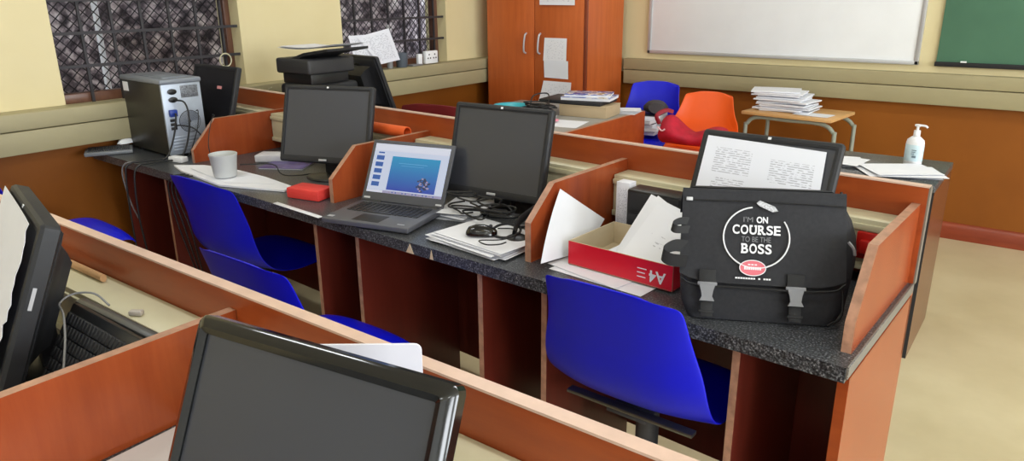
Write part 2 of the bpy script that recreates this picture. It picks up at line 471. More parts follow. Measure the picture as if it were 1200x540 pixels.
yd = CY-.003
def cab_sheet(x, w, z0, z1, label, skew=0, bump=.002, mat=PAPERT, fl=0):
    return paper('notice_sheet', [(x+skew, yd-.001-fl, z0), (x+w+skew*.5, yd-.001-fl, z0-.002), (x+w, yd-.002, z1), (x, yd-.002, z1)], label, mat, bump, 'notice', th=.0004)
cab_sheet(-3.04, .288, 1.364, 1.62, 'wide white notice pinned high on the cupboard door')
cab_sheet(-2.995, .185, .985, 1.143, 'upper one of two white sheets stuck beside the cupboard handle', -.012)
cab_sheet(-3.0, .205, .868, .99, 'lower white sheet hanging under the sheet by the cupboard handle', .002, .003, PAPER)
cab_sheet(-2.997, .235, .66, .846, 'crumpled white sheet sagging low on the cupboard door', -.045, .012, PAPERT, .012)

# ------------------------------------------------------------------ desks
MX, MY, MYAW = -.2411, 1.371, -.0441300346
_c, _s = math.cos(MYAW), math.sin(MYAW)
def W(u, v, z=0): return Vector((MX+_c*u-_s*v, MY+_s*u+_c*v, z))

def workstation_row(name, label, loc, rz, u0, counter, rail, dividers, plates, trunk, sockets, ztop=.75, zrail=1.0, end_left=True, divtop=None, chips=(), slope=0.0):
    t = thing(name, label, 'desk', loc, rz)
    v0, v1 = counter
    SH = Matrix(((1, 0, 0, 0), (-slope, 1, 0, 0), (0, 0, 1, 0), (0, 0, 0, 1)))   # the back line runs off square
    m = MB(); m.prism([(u0, v0), (-.003, v0), (-.003, v1+.001), (u0, v1+.001-slope*u0)], 'z', ztop-.034, ztop, 0); m.box((-.003, v0+.002, ztop-.026), (.002, v1+.01, ztop+.001), 1, .001)
    wt = m.build('worktop', [GRAN, GREYED], t)
    for (cu, cl) in chips:
        m = MB(); m.prism([(cu-cl, ztop-.033), (cu+cl, ztop-.033), (cu+.1*cl, ztop-.004)], 'y', v0-.0012, v0+.001); m.build('chipped_patch', flat('bare_chipboard', (206, 186, 156), .8), wt)
    m = MB(); m.xf = SH; m.box((u0, v1, ztop-.2), (0, v1+.022, zrail-.004)); m.box((u0, v1-.001, zrail-.004), (.001, v1+.023, zrail), 1); m.box((0, v1, ztop), (.004, v1+.022, zrail-.002), 2)
    m.build('back_rail', [WOOD, EDGE, GREYED], t)
    m = MB(); m.xf = SH; m.box((u0, v1-.05, .06), (-.03, v1-.034, ztop-.036)); m.build('modesty_panel', WOODSHADE, t)
    m = MB(); m.box((-.022, v0+.03, 0), (0, v1+.022, ztop-.036), 0, 0, front=1); m.build('end_panel', [WOODV, WOOD], t)
    for u in plates:
        m = MB(); m.box((u-.018, v0+.045, 0), (u, v1-.05, ztop-.036), 0, 0, front=1); m.build('support_panel', [WOODSHADE, EDGED], t)
    for (u, vf, zf, vc, zc) in dividers:
        m = MB()
        pts = [(vf, ztop+.0005), (vf, zf), (vc, zc), (v1-.001-slope*u, zc), (v1-.001-slope*u, ztop+.0005)]
        m.prism(pts, 'x', u-.02, u, 0, side=1)
        m.build('divider', [WOODV, EDGED], t)
    us = [u0]+sorted(d[0] for d in dividers)
    if us[-1] < -.2: us.append(0)
    for a, bb in zip(us, us[1:]):
        m = MB(); m.xf = SH; a2, b2 = a+.003, bb-.024
        m.box((a2, v1-trunk[0], ztop+trunk[1]), (b2, v1-.001, ztop+trunk[2]), 0, .003)
        m.box((a2, v1-trunk[0]-.006, ztop+trunk[2]-.028), (b2, v1-trunk[0]+.001, ztop+trunk[2]-.012), 0, .002)
        m.box((a2, v1-trunk[0]-.006, ztop+trunk[1]), (b2, v1-trunk[0]+.001, ztop+trunk[1]+.018), 0, .002)
        tr = m.build('cable_trunking', TRUNK, t)
        for su in sockets:
            if a2+.05 < su < b2-.02:
                m = MB(); y = v1-trunk[0]-slope*su; zc = ztop+(trunk[1]+trunk[2])/2
                m.box((su-.024, y-.012, zc-.034), (su+.024, y, zc+.034), 0, .004)
                m.box((su-.013, y-.024, zc-.018), (su+.013, y-.011, zc+.016), 0, .004)
                m.build('red_socket', flat('red_socket_plastic', (190, 28, 20), .4), tr)
    return t

U0 = -3.40
workstation_row('computer_desk', 'long granite-topped desk row with cherry-wood dividers across the middle of the room', (MX, MY, 0), MYAW,
    U0, (.035, .587), None,
    [(-2.76, .2, .806, .318, .93), (-1.75, .165, .836, .279, .937), (-.843, .12, .862, .226, .952), (-.012, .10, .815, .20, .955)],
    [-3.2, -2.80, -1.745, -1.522, -.986, -.759, -.229], (.085, .04, .168), [-1.175, -.1], chips=[(-1.23, .016), (-1.14, .007)], slope=.034)

FX, FY, FYAW = -.1, .0995, -.0073795
workstation_row('computer_desk', 'nearest desk row, its worktop below the frame behind a pale-edged rail', (FX, FY, 0), FYAW,
    -3.1, (.0, .562), None,
    [(-1.02, .0, .84, .07, .915), (-2.0, .0, .84, .07, .915), (-.012, .0, .84, .07, .915)],
    [-2.5, -2.28, -1.74, -1.52, -.98, -.76, -.23], (.085, .0, .118), [-1.06, -2.3], ztop=.75, zrail=.95)

def plain_desk(label, x0, x1, y0, y1, z, top=GRAN, right=WOODV, overhang=0):
    t = thing('table', label, 'table', ((x0+x1)/2, (y0+y1)/2, 0))
    a, c = (x1-x0)/2, (y1-y0)/2
    m = MB(); m.box((-a, -c, z-.03), (a, c, z), 0, .003); m.build('table_top', [top], t)
    for s in (-1, 1):
        m = MB(); xa = s*(a-.012); m.box((xa-.011, -c+overhang, 0), (xa+.011, c, z-.03), 0, front=1); m.build('end_panel', [right, BLACKM], t)
    m = MB(); m.box((-a+.03, c-.1, .12), (a-.03, c-.082, z-.03)); m.build('back_panel', WOODSHADE, t)
    return t
plain_desk('narrow granite-topped table by the brown wall carrying the sanitiser bottle', -1.0, -.325, 3.14, 3.63, .735, right=wood('dark_end_laminate', (92, 54, 34), (116, 70, 46), (8, 8, 1), 3, .25))
# desk with the books: its right end panel rises flush with the top
t = thing('desk', 'cherry-wood desk near the cupboard piled with books, box and cables', 'desk', (-2.5, 3.62, 0))
m = MB(); m.box((-.47, -.48, .715), (.44, .48, .748), 0, .003); m.build('worktop', [flat('grey_worktop', (150, 148, 142), .4)], t)
m = MB(); m.box((.44, -.485, 0), (.462, .485, .75), 0, top=1, right=0); m.build('end_panel', [WOOD, EDGED], t)
m = MB(); m.box((-.47, -.485, 0), (-.45, .485, .715)); m.build('end_panel', WOODV, t)
m = MB(); m.box((-.45, -.06, .1), (.44, -.04, .715)); m.build('modesty_panel', WOODSHADE, t)
t = plain_desk('table behind the desk rail holding the printer and the turned monitor', -3.62, -2.72, 2.32, 3.05, .80)

# school desk with tubular frame
SX0, SX1, SY0, SY1 = -1.56, -1.02, 4.48, 4.885
t = thing('school_desk', 'small pale wooden school desk on grey tube legs under the whiteboard', 'desk', ((SX0+SX1)/2, (SY0+SY1)/2, 0), -.10)
a, c = .275, .20
m = MB(); m.box((-a, -c, .718), (a, c, .738), 0, .004); m.build('desk_top', PINE, t)
for s in (-1, 1):
    y = s*(c-.035)
    m = MB(); m.tube([(-a+.02, y, 0.003), (-a+.02, y, .60), (-a+.03, y, .66), (-a+.09, y, .703), (0, y, .704), (a-.07, y, .703), (a+.005, y, .66), (a+.015, y, .60), (a+.015, y, 0.003)], .0125, 10)
    m.build('leg_frame', TUBE, t)
for s in (-1, 1):
    m = MB(); m.tube([(s*(a-.1), -c+.035, .7), (s*(a-.1), c-.035, .7)], .01, 8, smooth=False); m.build('cross_tube', TUBE, t)

# ------------------------------------------------------------------ chairs
def chair_shell(back_z, seat_z, tw=.30, sw=.43, lean=.05):
    """Seat and back as one moulded shell; faces +Y."""
    hb = back_z-seat_z
    prof = [(.215, seat_z-.035), (.207, seat_z-.008), (.15, seat_z+.004), (.05, seat_z-.010), (-.06, seat_z-.014), (-.135, seat_z+.002),
            (-.182, seat_z+.04), (-.2, seat_z+.11), (-.207, seat_z+hb*.48), (-.211-lean*.35, seat_z+hb*.72), (-.213-lean*.66, seat_z+hb*.90), (-.214-lean*.78, seat_z+hb*.972), (-.214-lean*.85, back_z)]
    wid = [sw*.93, sw*.98, sw, sw*1.02, sw*1.04, sw*1.06, sw*1.04, sw*.99, (sw*.62+tw*.38), (sw*.25+tw*.75), tw*1.03, tw*.98, tw*.84]
    side_up = [-.02, -.024, -.024, -.02, -.004, .022, .042, .040, .022, .010, .0, -.005, -.018]
    side_fw = [0, 0, 0, 0, 0, .01, .026, .034, .034, .032, .03, .028, .026]
    n = 14
    N = len(prof)
    def fn(u, v):
        k = min(int(round(v*(N-1))), N-1)
        y, z = prof[k]; tt = 2*u-1; tt = math.copysign(abs(tt)**.85, tt); e = abs(tt)**3.0
        return (tt*wid[k]/2, y+side_fw[k]*e, z+side_up[k]*e)
    m = MB(); m.patch(fn, n, N-1, .006)
    return m

def make_chair(label, loc, rz, mat, back_z=.80, seat_z=.44, tw=.31, sw=.43, group=None):
    t = thing('chair', label, 'chair', loc, rz, group)
    chair_shell(back_z, seat_z, tw, sw).build('shell', mat, t, 1.2, 2)
    zu = seat_z-.026
    for s in (-1, 1):
        m = MB(); m.box((-.175, -.10+s*.0+(.17 if s > 0 else -.02), zu-.012), (.175, -.085+(.17 if s > 0 else -.02)+.012, zu-.002), 0, .002)
        m.build('support_bar', CHROME, t)
    m = MB(); m.box((-.055, -.12, zu-.022), (.055, .11, zu-.012), 0, .002); m.cyl((0, 0, .12), (0, 0, zu-.02), .022, 16); m.cyl((0, 0, .28), (0, 0, zu-.03), .03, 16)
    m.build('column', DKGREY, t)
    for k in range(4):
        an = PI/4+k*PI/2; d = Vector((math.cos(an), math.sin(an), 0))
        m = MB(); m.tube([d*.02+Vector((0, 0, .13)), d*.12+Vector((0, 0, .11)), d*.21+Vector((0, 0, .04)), d*.225+Vector((0, 0, .014))], .013, 8)
        m.build('leg', DKGREY, t)
    return t
CG = 'blue moulded chairs along the middle desk row'
make_chair('blue plastic chair tucked under the middle desk in front of the red paper box', (-.72, 1.55, 0), -.03, BLUE, .84, .497, .35, .43, CG)
make_chair('blue plastic chair under the desk corner where the pale tub stands', (-2.535, 1.665, 0), -.03, BLUE, .80, .44, .44, .46, CG)
make_chair('blue plastic chair half hidden behind the near rail, below the laptop', (-1.635, 1.23, 0), .0, BLUE, .815, .455, .38, .44, CG)
make_chair('blue plastic chair at far left beside the brown wall, only seat and back corner showing', (-3.07, 1.115, 0), -.06, BLUE, .915, .565, .40, .45, CG)
make_chair('blue plastic chair against the back wall holding a pile of magazines', (-2.205, 4.42, 0), PI+.12, BLUE, .865, .53, .33, .40)
make_chair('orange plastic chair with the red bag on its seat', (-1.74, 4.20, 0), PI+.1, ORANGE, .85, .53, .30, .42)
make_chair('maroon chair back showing above the desk rail in front of the cupboard', (-2.42, 2.84, 0), .12, MAROON, .945, .46, .45, .48)

# ------------------------------------------------------------------ monitors
def head_matrix(z0, tilt): return Matrix.Translation((0, 0, z0)) @ Matrix.Rotation(-tilt, 4, 'X')

def make_monitor(label, loc, yaw, z0, tilt, w, h, base_z=.75, bez=.018, bottom=.026, gloss=False, screen=SCREEN, badge=True, bulge=.05, thick=.022, stand=True, base_r=.1):
    """loc: point under the middle of the lower front edge; z0: height of that edge; base_z: table height."""
    t = thing('monitor', label, 'monitor', (loc[0], loc[1], base_z), yaw)
    hm = head_matrix(z0-base_z, tilt)
    pl = GLOSS if gloss else BLACKM
    # bezel ring
    m = MB(); m.xf = hm
    out = .006 if not gloss else .012
    def ring(inset, y, rad):
        x0, x1, z0_, z1 = -w/2+inset, w/2-inset, inset, h-inset
        pts = []
        for cx, cz, a0 in ((x1-rad, z1-rad, 0), (x0+rad, z1-rad, PI/2), (x0+rad, z0_+rad, PI), (x1-rad, z0_+rad, 1.5*PI)):
            for k in range(4):
                an = a0+k*PI/6
                pts.append((cx+rad*math.cos(an), y, cz+rad*math.sin(an)))
        return pts
    def inner(y):
        x0, x1, z0_, z1 = -w/2+bez, w/2-bez, bottom, h-bez; rad = .002
        pts = []
        for cx, cz, a0 in ((x1-rad, z1-rad, 0), (x0+rad, z1-rad, PI/2), (x0+rad, z0_+rad, PI), (x1-rad, z0_+rad, 1.5*PI)):
            for k in range(4):
                an = a0+k*PI/6
                pts.append((cx+rad*math.cos(an), y, cz+rad*math.sin(an)))
        return pts
    mid = (bez*.5)
    m.loft([inner(.008), inner(.001), ring(bez*.62, -.001 if not gloss else -.004, .006), ring(.004, .001, .008), ring(0, .007, .01), ring(0, thick, .01), ring(.012, thick+.006, .012)], 0, False)
    m.build('bezel', pl, t, .5)
    m = MB(); m.xf = hm; m.box((-w/2+bez-.001, .004, bottom-.001), (w/2-bez+.001, .009, h-bez+.001)); m.build('screen', screen, t)
    # back shell
    m = MB(); m.xf = hm
    def rect(ix, iz0, iz1, y): return [(-w/2+ix, y, iz0), (w/2-ix, y, iz0), (w/2-ix, y, h-iz1), (-w/2+ix, y, h-iz1)]
    m.loft([rect(.004, .004, .004, thick-.004), rect(.012, .012, .012, thick+.008), rect(.05, .045, .045, thick+.018), rect(.075, .06, .06, thick+bulge*.7), rect(.09, .07, .08, thick+bulge)], 0)
    bs = m.build('back_shell', BLACKM, t)
    if not gloss or True:
        m = MB(); m.xf = hm; m.box((-w*.2, thick+.012, h-.04), (w*.2, thick+.021, h-.034)); m.build('vent_slot', BLACK, bs)
        m = MB(); m.xf = hm; m.cyl((0, thick+bulge-.004, h*.55), (0, thick+bulge+.004, h*.55), .014, 12); m.build('rear_boss', SILVER, bs)
    if badge:
        m = MB(); m.xf = hm; m.box((-.017, -.0035 if not gloss else -.006, bottom*.32), (.017, .0, bottom*.62), 0, .0008); m.build('maker_badge', SILVER, t)
    if badge:
        m = MB(); m.xf = hm; m.box((-.004, -.0015, h-bez*.68), (.004, .001, h-bez*.32)); m.build('sticker_dot', WHITEP, t)
    if stand:
        hinge = hm @ Vector((0, thick+bulge*.8, h*.38))
        by = hinge.y-.01
        m = MB(); m.box((-.035, by-.012, .012), (.035, by+.022, hinge.z), 0, .006); m.cyl((-.045, by+.002, hinge.z), (.045, by+.002, hinge.z), .018, 14)
        m.build('stand_neck', BLACKM, t)
        m = MB(); m.lathe([(base_r-.002, 0.0005), (base_r, .004), (base_r-.004, .010), (.06, .015), (.0405, .018)], 32, at=(0, by-.035, 0), sy=.7); m.build('stand_base', BLACK, t)
    return t, hm

mon1, hm1 = make_monitor('black monitor between the orange divider and the laptop, silver badge below', (-2.271, 1.808), .327, .82, .292, .396, .304)
mon2, hm2 = make_monitor('black monitor standing directly behind the open laptop', (-1.444, 1.818), .063, .81, .257, .379, .302)
mon3, hm3 = make_monitor('monitor with a printed form on its screen behind the black bag', (-.583, 1.760), -.026, .8265, .432, .363, .298, thick=.016, bulge=.026, base_r=.075)
mon4, hm4 = make_monitor('large glossy black monitor at the bottom of the view', (-.597, .328), .138, .80, .43, .376, .308, gloss=True, badge=False, bez=.021, bottom=.03)
mon5, hm5 = make_monitor('monitor seen edge-on at far left with a torn paper over its screen', (-1.543, .399), -.243, .80, .389, .376, .31, thick=.03)
mon6, hm6 = make_monitor('monitor turned away beside the printer, showing its bulging black back', (-3.13, 2.88), PI-.13, .845, .34, .46, .31, base_z=.80, badge=False, bulge=.07)
mon7, hm7 = make_monitor('dark monitor partly hidden behind the computer tower', (-3.27, 1.93), -.02, .835, .30, .376, .31, screen=SCREENB, badge=False)
m = MB(); m.xf = hm7; m.box((.04, .0015, .2), (.075, .0045, .214)); m.build('pink_sticker', flat('pink_sticker', (236, 160, 160), .5), mon7)
m = MB(); m.xf = hm5; m.box((.1885, .012, .16), (.1893, .018, .20)); m.build('side_lettering', SILVER, mon5)

def head_pt(o_loc, yaw, hm, p, base_z=.75):
    return Matrix.Translation((o_loc[0], o_loc[1], base_z)) @ Matrix.Rotation(yaw, 4, 'Z') @ hm @ Vector(p)
# form on mon3
q = [head_pt((-.583, 1.760), -.026, hm3, p) for p in ((-.162, -.003, .080), (.157, -.003, .080), (.145, -.003, .270), (-.162, -.003, .279))]
paper('printed_form', q, 'white printed form lying over the monitor screen above the bag', PAPERF, .0008, 'paper', seed=3)
# torn paper on mon5
q = [head_pt((-1.543, .399), -.243, hm5, p) for p in ((-.18, -.008, .0), (.182, -.008, .0), (.172, -.008, .300), (-.18, -.008, .303))]
o = paper('torn_paper', q, 'white torn poster sheet stuck over the edge-on monitor', PAPER, .002, 'paper', seed=5, n=20)
# its torn right edge
me = o.data
ax = (q[1]-q[0]).normalized(); ay = (q[3]-q[0]).normalized(); c0 = sum(q, Vector())/4
for v in me.vertices:
    d = v.co+c0-q[0]; fx = d.dot(ax)/.36; fz = d.dot(ay)/.30
    if fx > .8: v.co -= ax*((fx-.8)/.2*(.018*(.5+.5*math.sin(fz*21))+.010*math.sin(fz*67)+.05*max(0, fz-.72)))

# ------------------------------------------------------------------ tower PC
t = thing('computer_tower', 'black desktop tower with grey steel rear showing, beside the window', 'computer', (-3.352, 1.785, .7506), -.069)
L, D, HT = .39, .183, .348
m = MB(); m.box((-L/2, -D/2, .012), (L/2-.012, D/2, HT-.02), 0, .004); m.build('case', flat('worn_black_steel', (50, 48, 42), .42, .5, .2, .15, 8), t)
m = MB(); m.box((-L/2-.012, -D/2-.004, HT-.022), (L/2+.006, D/2+.004, HT), 0, .007, 3); m.box((-L*.38, -D*.33, HT-.001), (L*.4, D*.33, HT+.004), 0, .003)
m.build('top_cover', flat('grey_plastic_cover', (124, 130, 138), .35), t)
m = MB(); m.box((L/2-.012, -D/2+.002, .012), (L/2, D/2-.002, HT-.022), 0, .002); rear = m.build('rear_plate', STEEL, t)
X = L/2
m = MB()
for k in range(10):
    rr = .008+k*.0042
    m.tube([(X+.0015, .02+rr*math.cos(a*PI/8), .155+rr*math.sin(a*PI/8)) for a in range(16)], .0011, 5, smooth=False, closed=True)
m.build('fan_grille', STEEL, rear)
m = MB(); m.cyl((X-.001, .02, .155), (X+.001, .02, .155), .05, 28); m.build('fan_recess', flat('fan_opening', (52, 54, 58), .6), rear)
m = MB(); m.box((X-.001, -.005, .262), (X+.0015, .075, .315), 0, .001); m.build('power_supply_grille', flat('punched_steel', (112, 116, 122), .5, .5, .3, .6, 180), rear)
for zz in (.293, .258):
    m = MB(); m.lathe([(.018, 0), (.02, .004), (.02, .008), (.012, .010)], 18, sx=1, sy=.62, xf=Matrix.Translation((X, -.045, zz)) @ Matrix.Rotation(PI/2, 4, 'Y') @ Matrix.Rotation(PI/2, 4, 'Z')); m.build('power_inlet', BLACK, rear)
m = MB(); m.box((X, -.072, .185), (X+.018, -.038, .215), 0, .003); m.build('video_plug', flat('blue_plug', (30, 60, 150), .4), rear)
m = MB()
for k in range(5): m.box((X, -.07, .03+k*.014), (X+.002, .06, .038+k*.014), 0, .0008)
m.build('slot_covers', STEEL, rear)
m = MB()
for k in range(3): m.box((X, -.07, .125+k*.018), (X+.003, -.042, .138+k*.018), 0, .001)
m.build('port_block', BLACK, rear)
m = MB(); m.box((-L/2+.008, -D/2-.001, HT-.072), (-L/2+.062, -D/2+.001, HT-.03)); m.build('side_sticker', PAPERT, t)
for sx in (-1, 1):
    for sy in (-1, 1):
        m = MB(); m.cyl((sx*.14, sy*.07, 0), (sx*.14, sy*.07, .013), .012, 12); m.build('foot', BLACK, t)

# ------------------------------------------------------------------ laptop
LW, LD, LT = .322, .226, .022
lap = thing('laptop', 'open black laptop showing a blue slide, at the desk edge', 'laptop', (-1.700, 1.578, .7506), .225)
m = MB(); m.box((-LW/2, -LD/2, .004), (LW/2, LD/2, LT), 0, .004, 3); base = m.build('base', flat('charcoal_laptop_shell', (88, 90, 97), .45, .5, .1, .05, 20), lap)
m = MB()
for r_ in range(6):
    nn = 14
    for k in range(nn):
        x = -LW/2+.025+k*(LW-.05)/nn; y = -.012+r_*.0182
        if r_ == 0 and 4 <= k <= 8:
            if k == 4: m.box((x+.0008, y, LT), (x+5*(LW-.05)/nn-.0016, y+.0155, LT+.0028), 0, .0012, 1)
            continue
        m.box((x+.0014, y+.001, LT), (x+(LW-.05)/nn-.0024, y+(.0155 if r_ < 5 else .009), LT+.0028), 0, .0012, 1)
m.build('keyboard', BLACK, base)
m = MB(); m.box((-.055, -.098, LT-.001), (.045, -.03, LT+.0006), 0, .0005); m.build('touchpad', BLACKM, base)
m = MB(); m.box((.11, -.09, LT), (.135, -.086, LT+.0006)); m.box((-.15, -.095, LT), (-.128, -.08, LT+.0006)); m.build('palm_rest_sticker', SILVER, base)
for sy in (-1, 1):
    for sx in (-1, 1):
        m = MB(); m.cyl((sx*.13, sy*.085, 0), (sx*.13, sy*.085, .0045), .008, 10); m.build('rubber_foot', BLACK, base)
lm_ = Matrix.Translation((0, LD/2-.006, LT-.002)) @ Matrix.Rotation(-.50, 4, 'X')
LH = .222
m = MB(); m.xf = lm_; m.box((-LW/2, 0, .004), (LW/2, .008, LH), 0, .004, 3); lid = m.build('lid', flat('charcoal_lid', (70, 72, 78), .42), lap)
for s in (-1, 1):
    m = MB(); m.xf = lm_; m.cyl((s*.11-.03, .004, .002), (s*.11+.03, .004, .002), .007, 12); m.build('hinge', BLACK, lap)
SLIDE = emit('slide_blue', (30, 62, 168), 1.0, (26, 148, 196)); UIW = emit('application_window', (205, 214, 236), 1.0); UIG = emit('application_ribbon', (222, 226, 240), 1.0)
THUMB = emit('slide_thumbnail', (42, 96, 176), .9); TASK = emit('task_bar', (176, 170, 204), .8); PICD = emit('slide_figure_dark', (40, 52, 92), .8); PICL = emit('slide_figure_light', (176, 160, 190), .8); TXT = emit('slide_text', (92, 178, 222), .9)
sx0, sx1, sz0, sz1 = -LW/2+.014, LW/2-.014, .035, LH-.014
m = MB(); m.xf = lm_
def sq(x0, x1, z0, z1, mi, lift):
    X0 = sx0+(sx1-sx0)*x0; X1 = sx0+(sx1-sx0)*x1; Z0 = sz0+(sz1-sz0)*z0; Z1 = sz0+(sz1-sz0)*z1
    m.quad([(X0, -lift, Z0), (X1, -lift, Z0), (X1, -lift, Z1), (X0, -lift, Z1)], mi)
sq(0, 1, 0, 1, 0, .0004)
sq(0, 1, .86, 1, 1, .0006); sq(0, 1, 0, .05, 4, .0006)
sq(.26, .90, .07, .76, 2, .0007)
for k in range(5): sq(.045, .15, .665-k*.135, .755-k*.135, 3, .0007)
sq(.06, .14, .80, .83, 3, .0007)
sq(.36, .74, .62, .632, 7, .0009); sq(.40, .70, .575, .583, 7, .0009)
rr = random.Random(4)
for k in range(46):
    a_ = rr.uniform(0, 2*PI); q_ = rr.uniform(0, 1)**.5
    cx = .735+.085*q_*math.cos(a_); cz = .23+.13*q_*math.sin(a_)
    sq(cx-.012, cx+.012, cz-.016, cz+.016, 5 if rr.random() < .6 else 6, .0009+.00001*k)
for k in range(14): sq(.3+k*.045, .315+k*.045, .012, .038, 3 if k % 3 else 6, .0009)
sq(0, .22, .0, .045, 1, .0009)
m.build('display', [UIW, UIG, SLIDE, THUMB, TASK, PICD, PICL, TXT], lid)
m = MB(); m.xf = lm_; m.box((-LW/2+.01, -.0006, .012), (-LW/2+.035, .0004, .018)); m.box((LW/2-.03, -.0006, .012), (LW/2-.008, .0004, .017)); m.build('lid_badge', SILVER, lid)

# ------------------------------------------------------------------ shoulder bag (local x along the front, y into the bag, z up the front face)
def text_mesh(txt, size, bold=0.0):
    c = bpy.data.curves.new('lettering', 'FONT'); c.body = txt; c.size = size; c.align_x = 'CENTER'; c.align_y = 'CENTER'; c.extrude = .0003; c.offset = bold
    o = bpy.data.objects.new('lettering', c); COL.objects.link(o)
    dg = bpy.context.evaluated_depsgraph_get(); dg.update()
    me = bpy.data.meshes.new_from_object(o.evaluated_get(dg))
    bpy.data.objects.remove(o); return me
def text_part(name, txt, size, mat, parent, M, width=None, bold=0.0):
    me = text_mesh(txt, size, bold); me.name = name
    xs = [v.co.x for v in me.vertices]; cw = max(xs)-min(xs); k = (width/cw) if width else 1
    for v in me.vertices: v.co = M @ Vector((v.co.x*k, v.co.y, v.co.z))
    me.materials.clear(); me.materials.append(mat)
    o = bpy.data.objects.new(name, me); COL.objects.link(o); o.parent = parent; return o

BW, BH, BTILT = .338, .300, .47
bag = thing('shoulder_bag', 'black nylon messenger bag with a round white slogan, leaning on the monitor', 'bag', (-.440, 1.488, .75), .452)
bm_ = Matrix.Translation((0, .0, .004)) @ Matrix.Rotation(-BTILT, 4, 'X')
def bulged(u0, u1, z0, z1, y0, y1, k=.02):
    """rounded, slightly stuffed slab between y0 (front) and y1 (back)"""
    rings = []
    for i in range(9):
        s = i/8; y = y0+(y1-y0)*s
        ins = .022*(1-math.sin(PI*min(1, max(0, s)))**.5)+.002
        pts = []
        x0, x1, za, zb = u0+ins, u1-ins, z0+ins*.6, z1-ins
        rad = .028
        for cx, cz, a0 in ((x1-rad, zb-rad, 0), (x0+rad, zb-rad, PI/2), (x0+rad, za+rad, PI), (x1-rad, za+rad, 1.5*PI)):
            for q in range(5):
                an = a0+q*PI/8; pts.append((cx+rad*math.cos(an), y, cz+rad*math.sin(an)))
        rings.append(pts)
    return rings
# the body stands on the worktop: bottom straight down under the leaning front
m = MB(); m.xf = Matrix.Translation((0, .012, .003))
rings = []
nz = 9
for i in range(nz):
    s = i/(nz-1); z = .262*s
    yf = math.tan(BTILT)*z*.98; dep = .135*(1-.55*s)+.012*math.sin(PI*s)
    wx = BW/2*(1.0+.03*math.sin(PI*s))-.004*(1-s); bl = .052*math.sin(PI*min(1, s*1.02+.05))**.7
    ins = .012 if i in (0, nz-1) else 0
    pts = []
    rad = .022
    for cx, cy, a0 in ((wx-rad-ins, yf+dep-rad-ins, 0), (-wx+rad+ins, yf+dep-rad-ins, PI/2), (-wx+rad+ins, yf+rad+ins, PI), (wx-rad-ins, yf+rad+ins, 1.5*PI)):
        for q in range(5):
            an = a0+q*PI/8; px_ = cx+rad*math.cos(an); py_ = cy+rad*math.sin(an)
            f_ = max(0, min(1, (py_-yf)/dep)); pts.append((px_+(bl*math.sin(f_*PI*.75) if px_ > 0 else 0), py_, z))
    rings.append(pts)
m.loft(rings, 0)
m.build('body', NYLON, bag, 1.0)
# front flap with a soft lower edge
m = MB(); m.xf = bm_
def flap(u, v):
    x = (u-.5)*(BW+.012); z = .088+v*(BH-.088)
    rz_ = .018*abs(2*u-1)**6 if v < .15 else 0
    z += rz_
    return (x, -.006-.004*math.sin(PI*u)*math.sin(PI*v)+.0015*math.sin(9*u+5*v), z)
m.patch(lambda u, v: flap(u, 1-v), 16, 12, -.005)
m.build('flap', NYLON, bag, 1.0)
m = MB(); m.xf = bm_   # the flap's fold over the top
m.patch(lambda u, v: ((u-.5)*(BW+.012), -.006+.105*v, BH-.004-.03*v+.012*math.sin(PI*v)), 12, 6, .005)
m.build('flap_top', NYLON, bag, 1.0)
m = MB(); m.xf = bm_; m.tube([(-BW/2-.002, -.0085, BH-.028), (0, -.0115, BH-.027), (BW/2+.002, -.0085, BH-.03)], .0018, 6); m.build('zip_seam', NYLON2, bag)
m = MB(); m.xf = bm_; m.box((-BW/2+.002, -.0125, BH-.03), (-BW/2+.016, -.0085, BH-.022), 0, .001); m.build('zip_pull', SILVER, bag)
m = MB(); m.tube([(BW/2+.004, .060, .186), (BW/2+.014, .052, .174), (BW/2+.018, .05, .160)], .0024, 8, r2=.0036); m.build('zip_pull', flat('dull_zip_metal', (150, 152, 156), .35, .5, .5), bag)
m = MB(); m.tube([(BW/2+.001, .16, .27), (BW/2+.005, .145, .22), (BW/2+.005, .075, .10), (BW/2+.003, .03, .03), (BW/2-.03, .006, .012)], .003, 6); m.build('piping', NYLON2, bag)
m = MB(); m.xf = bm_; m.tube([(-BW/2-.004, -.010, .095), (-BW/2+.03, -.011, .082), (0, -.0125, .079), (BW/2-.03, -.011, .082), (BW/2+.004, -.010, .10)], .0025, 6); m.build('flap_hem', NYLON2, bag)
for s, xx in ((-1, -BW*.34), (1, BW*.21)):
    m = MB(); m.xf = bm_; m.box((xx-.018, -.014, .075), (xx+.018, -.0095, .115), 0, .001)
    st = m.build('strap_tab', NYLON2, bag)
    m = MB(); m.xf = bm_
    m.prism([(xx-.017, .082), (xx+.017, .082), (xx+.013, .068), (xx+.011, .056), (xx+.016, .046), (xx-.016, .046), (xx-.011, .056), (xx-.013, .068)], 'y', -.018, -.010)
    m.box((xx-.021, -.017, .080), (xx+.021, -.012, .088), 0, .002)
    m.build('buckle', flat('grey_buckle_plastic', (120, 122, 126), .4), st)
    m = MB(); m.xf = bm_; m.box((xx-.013, -.010, .012), (xx+.013, -.005, .05), 0, .001); m.box((xx-.016, -.012, .02), (xx+.016, -.007, .026), 0, .001); m.build('lower_strap', NYLON2, bag)
